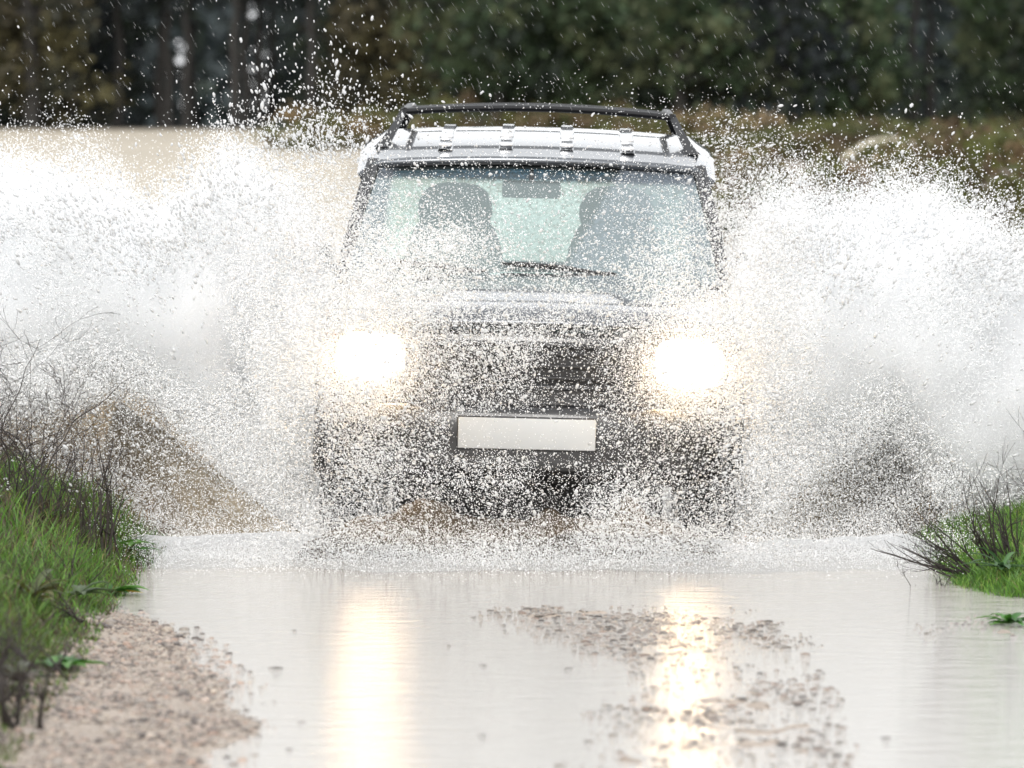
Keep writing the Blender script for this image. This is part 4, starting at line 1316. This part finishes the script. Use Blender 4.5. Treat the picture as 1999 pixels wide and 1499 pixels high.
# the pale arched branch
br = tag(empty('arched_branch', (X(1700, 80), 80, 0)), 'pale curved fallen branch arching over the brown scrub', 'branch')
bm = bmesh.new()
add_tube(bm, [(X(q, 80) - X(1700, 80), .1 * math.sin(q), Z(r_, 80)) for q, r_ in ((1600, 360), (1632, 325), (1662, 300), (1695, 282), (1735, 276), (1775, 284), (1830, 286))], [.02, .045, .06, .07, .075, .06, .03], 8)
add_tube(bm, [(X(q, 80) - X(1700, 80), -.05, Z(r_, 80)) for q, r_ in ((1690, 284), (1715, 300), (1745, 306), (1768, 298))], [.05, .05, .045, .02], 8)
M['pale_wood'] = pmat('bleached_wood', (0.55, 0.50, 0.40), 0.7, noise=.2, scale=9)
bm_obj('limb', bm, M['pale_wood'], br)

def tree_meshes(seed, tones, low, h, bare=False):
    rr = random.Random(seed); rg_ = np.random.default_rng(seed)
    b = bmesh.new()
    p = Vector((0, 0, -.3)); pts = [p]; r0 = rr.uniform(.11, .18)
    for s in range(8):
        p = p + Vector((rr.gauss(0, .07), rr.gauss(0, .07), h / 8)); pts.append(p)
    add_tube(b, pts, [r0 * (1 - .85 * i / 8) for i in range(9)], 8)
    tips = []
    for q in range(15):
        i = rr.randint(5 if bare else 1, 7); a = rr.uniform(0, 6.28); L = rr.uniform(.8, 2.0) * (1.1 - i / 12)
        st = pts[i].copy(); d = Vector((math.cos(a), math.sin(a), rr.uniform(-.1, .6)))
        mid = st + d * L * .5; end = mid + (d + Vector((0, 0, rr.uniform(-.4, .3)))) * L * .5
        add_tube(b, [st, mid, end], [r0 * .35, r0 * .22, r0 * .08], 5)
        tips += [mid, end, (mid + end) / 2]
    tm = bpy.data.meshes.new('trunk'); b.to_mesh(tm); b.free(); tm.materials.append(M['bark'])
    for pl_ in tm.polygons: pl_.use_smooth = True
    n = 700 if bare else 5200
    ncl = 60
    ang = rg_.uniform(0, 6.28, ncl); zc = low + (h - low) * rg_.random(ncl) ** 1.5; rc = rg_.uniform(.2, 1.5, ncl) * (1.15 - .6 * zc / h)
    cen = np.stack([np.cos(ang) * rc, np.sin(ang) * rc, zc], -1)
    cen = np.concatenate([cen, np.array([t_[:] for t_ in tips])])
    rad_ = rg_.uniform(.22, .5, len(cen)); tone = np.array(tones)[rg_.choice(len(tones), len(cen))] * rg_.uniform(.6, 1.3, (len(cen), 1))
    wch = rg_.choice(len(cen), n)
    fn = lambda m: cen[wch] + rg_.normal(size=(m, 3)) * rad_[wch][:, None] * .62
    V, F, Cc = leaf_cloud(n, fn, .085, tone[wch] * rg_.uniform(.7, 1.25, (n, 1)), rg_)
    V[:, 2] = np.maximum(V[:, 2], .02)
    cm = np_mesh('crown', V, F, Cc); cm.materials.append(M['far_leaf'])
    return tm, cm
DG = [(0.042, 0.068, 0.034), (0.058, 0.086, 0.040), (0.034, 0.046, 0.034), (0.078, 0.092, 0.046)]
DB = [(0.075, 0.065, 0.038), (0.10, 0.09, 0.042), (0.05, 0.052, 0.038)]
DK = [(0.024, 0.031, 0.034), (0.034, 0.041, 0.043), (0.036, 0.050, 0.032)]
KINDS = [(tree_meshes(301, DG, 1.0, 5.2), 'dark green leafy tree'), (tree_meshes(302, DB, .5, 4.9), 'dull brown leafy tree'), (tree_meshes(303, DK, .3, 5.0), 'blackish dense evergreen tree'),
         (tree_meshes(304, DG, .7, 4.8), 'green bushy tree'), (tree_meshes(305, DK, 2.6, 5.4, True), 'bare dark trunk tree'), (tree_meshes(306, DK, .1, 4.6), 'blackish low evergreen tree')]
rr = random.Random(77)
def tree(x_, d, kd, label, group, s=1.0):
    zb = float(terrain(np.array([x_]), np.array([d]))[0])
    root = tag(empty('woodland_tree', (x_, d, zb), (0, 0, rr.uniform(0, 6.28))), label, 'tree', group)
    root.scale = (s, s, s * rr.uniform(.9, 1.1))
    (tm, cm), _ = KINDS[kd]
    for nm, me in (('trunk', tm), ('crown', cm)):
        o = bpy.data.objects.new(nm, me); COL.objects.link(o); o.parent = root
def region(px):
    return 'behind the tan field' if px < 620 else ('behind the car roof' if px < 1340 else 'behind the brown scrub')
ROWS = [(112, 1.75, [0, 1, 2, 3, 2, 5]), (117, 1.55, [2, 1, 5, 2, 0]), (123, 1.5, [2, 5, 2, 1]), (130, 1.5, [2, 5, 2])]
GAPS = ((505, 26), (355, 13), (1805, 5), (870, 8))
for ri, (d, step, kinds) in enumerate(ROWS):
    x_ = -14.5 - ri * .8
    while x_ < 14.5 + ri * .8:
        xx_ = x_ + rr.uniform(-.35, .35); dd = d + rr.uniform(-1.5, 1.5); px = 1000 + xx_ * FPX / dd
        kd = rr.choice(kinds); x_ += step
        if ri < 2:
            for p0, p1, opt in ((-300, 260, (1, 0, 0, 2)), (260, 470, (0, 3, 0)), (620, 830, (1, 1, 3)), (900, 1350, (0, 3, 0, 1)), (1350, 1640, (2, 5, 2)), (1640, 2400, (0, 0, 3))):
                if p0 <= px < p1: kd = rr.choice(opt)
        if any(abs(px - g_) < (w_ + 150 if g_ < 600 else w_ + 105) for g_, w_ in GAPS):
            if rr.random() < .90 or (g_hit := min(abs(px - g_) - w_ for g_, w_ in GAPS)) < 75: continue
        lb = KINDS[kd][1] + (' in the front row of the wood ' if ri == 0 else ' deeper in the wood ') + region(px)
        tree(xx_, dd, kd, lb, lb.replace(' tree ', ' trees '), rr.uniform(.9, 1.15))
for px, d in ((468, 112), (484, 113), (516, 114), (532, 118), (320, 115), (334, 114), (362, 113.5), (384, 116), (150, 112), (225, 114), (600, 112), (655, 113), (1172, 115), (1200, 118), (1790, 115), (1822, 117), (860, 116), (1480, 112), (700, 113), (1630, 114)):
    lb = 'bare dark trunk standing in a pale gap of the wood ' + region(px)
    tree(X(px, d), d, 4, lb, lb.replace('trunk', 'trunks').replace('a pale gap', 'pale gaps'), .95)
# far mass of the wood, seen only through the gaps between the nearer trees
rg = np.random.default_rng(91)
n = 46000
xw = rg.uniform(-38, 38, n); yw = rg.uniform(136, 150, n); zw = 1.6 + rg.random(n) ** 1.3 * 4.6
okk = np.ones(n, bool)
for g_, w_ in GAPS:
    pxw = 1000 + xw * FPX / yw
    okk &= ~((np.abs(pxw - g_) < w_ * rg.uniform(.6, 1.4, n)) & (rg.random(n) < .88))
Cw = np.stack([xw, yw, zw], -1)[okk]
V, F, Cc = leaf_cloud(len(Cw), lambda m: Cw, .34, np.array([(.10, .125, .13), (.075, .095, .10), (.05, .065, .055)])[rg.choice(3, len(Cw))] * rg.uniform(.6, 1.3, (len(Cw), 1)), rg)  # distance haze painted into the leaf colours as pale blue-grey
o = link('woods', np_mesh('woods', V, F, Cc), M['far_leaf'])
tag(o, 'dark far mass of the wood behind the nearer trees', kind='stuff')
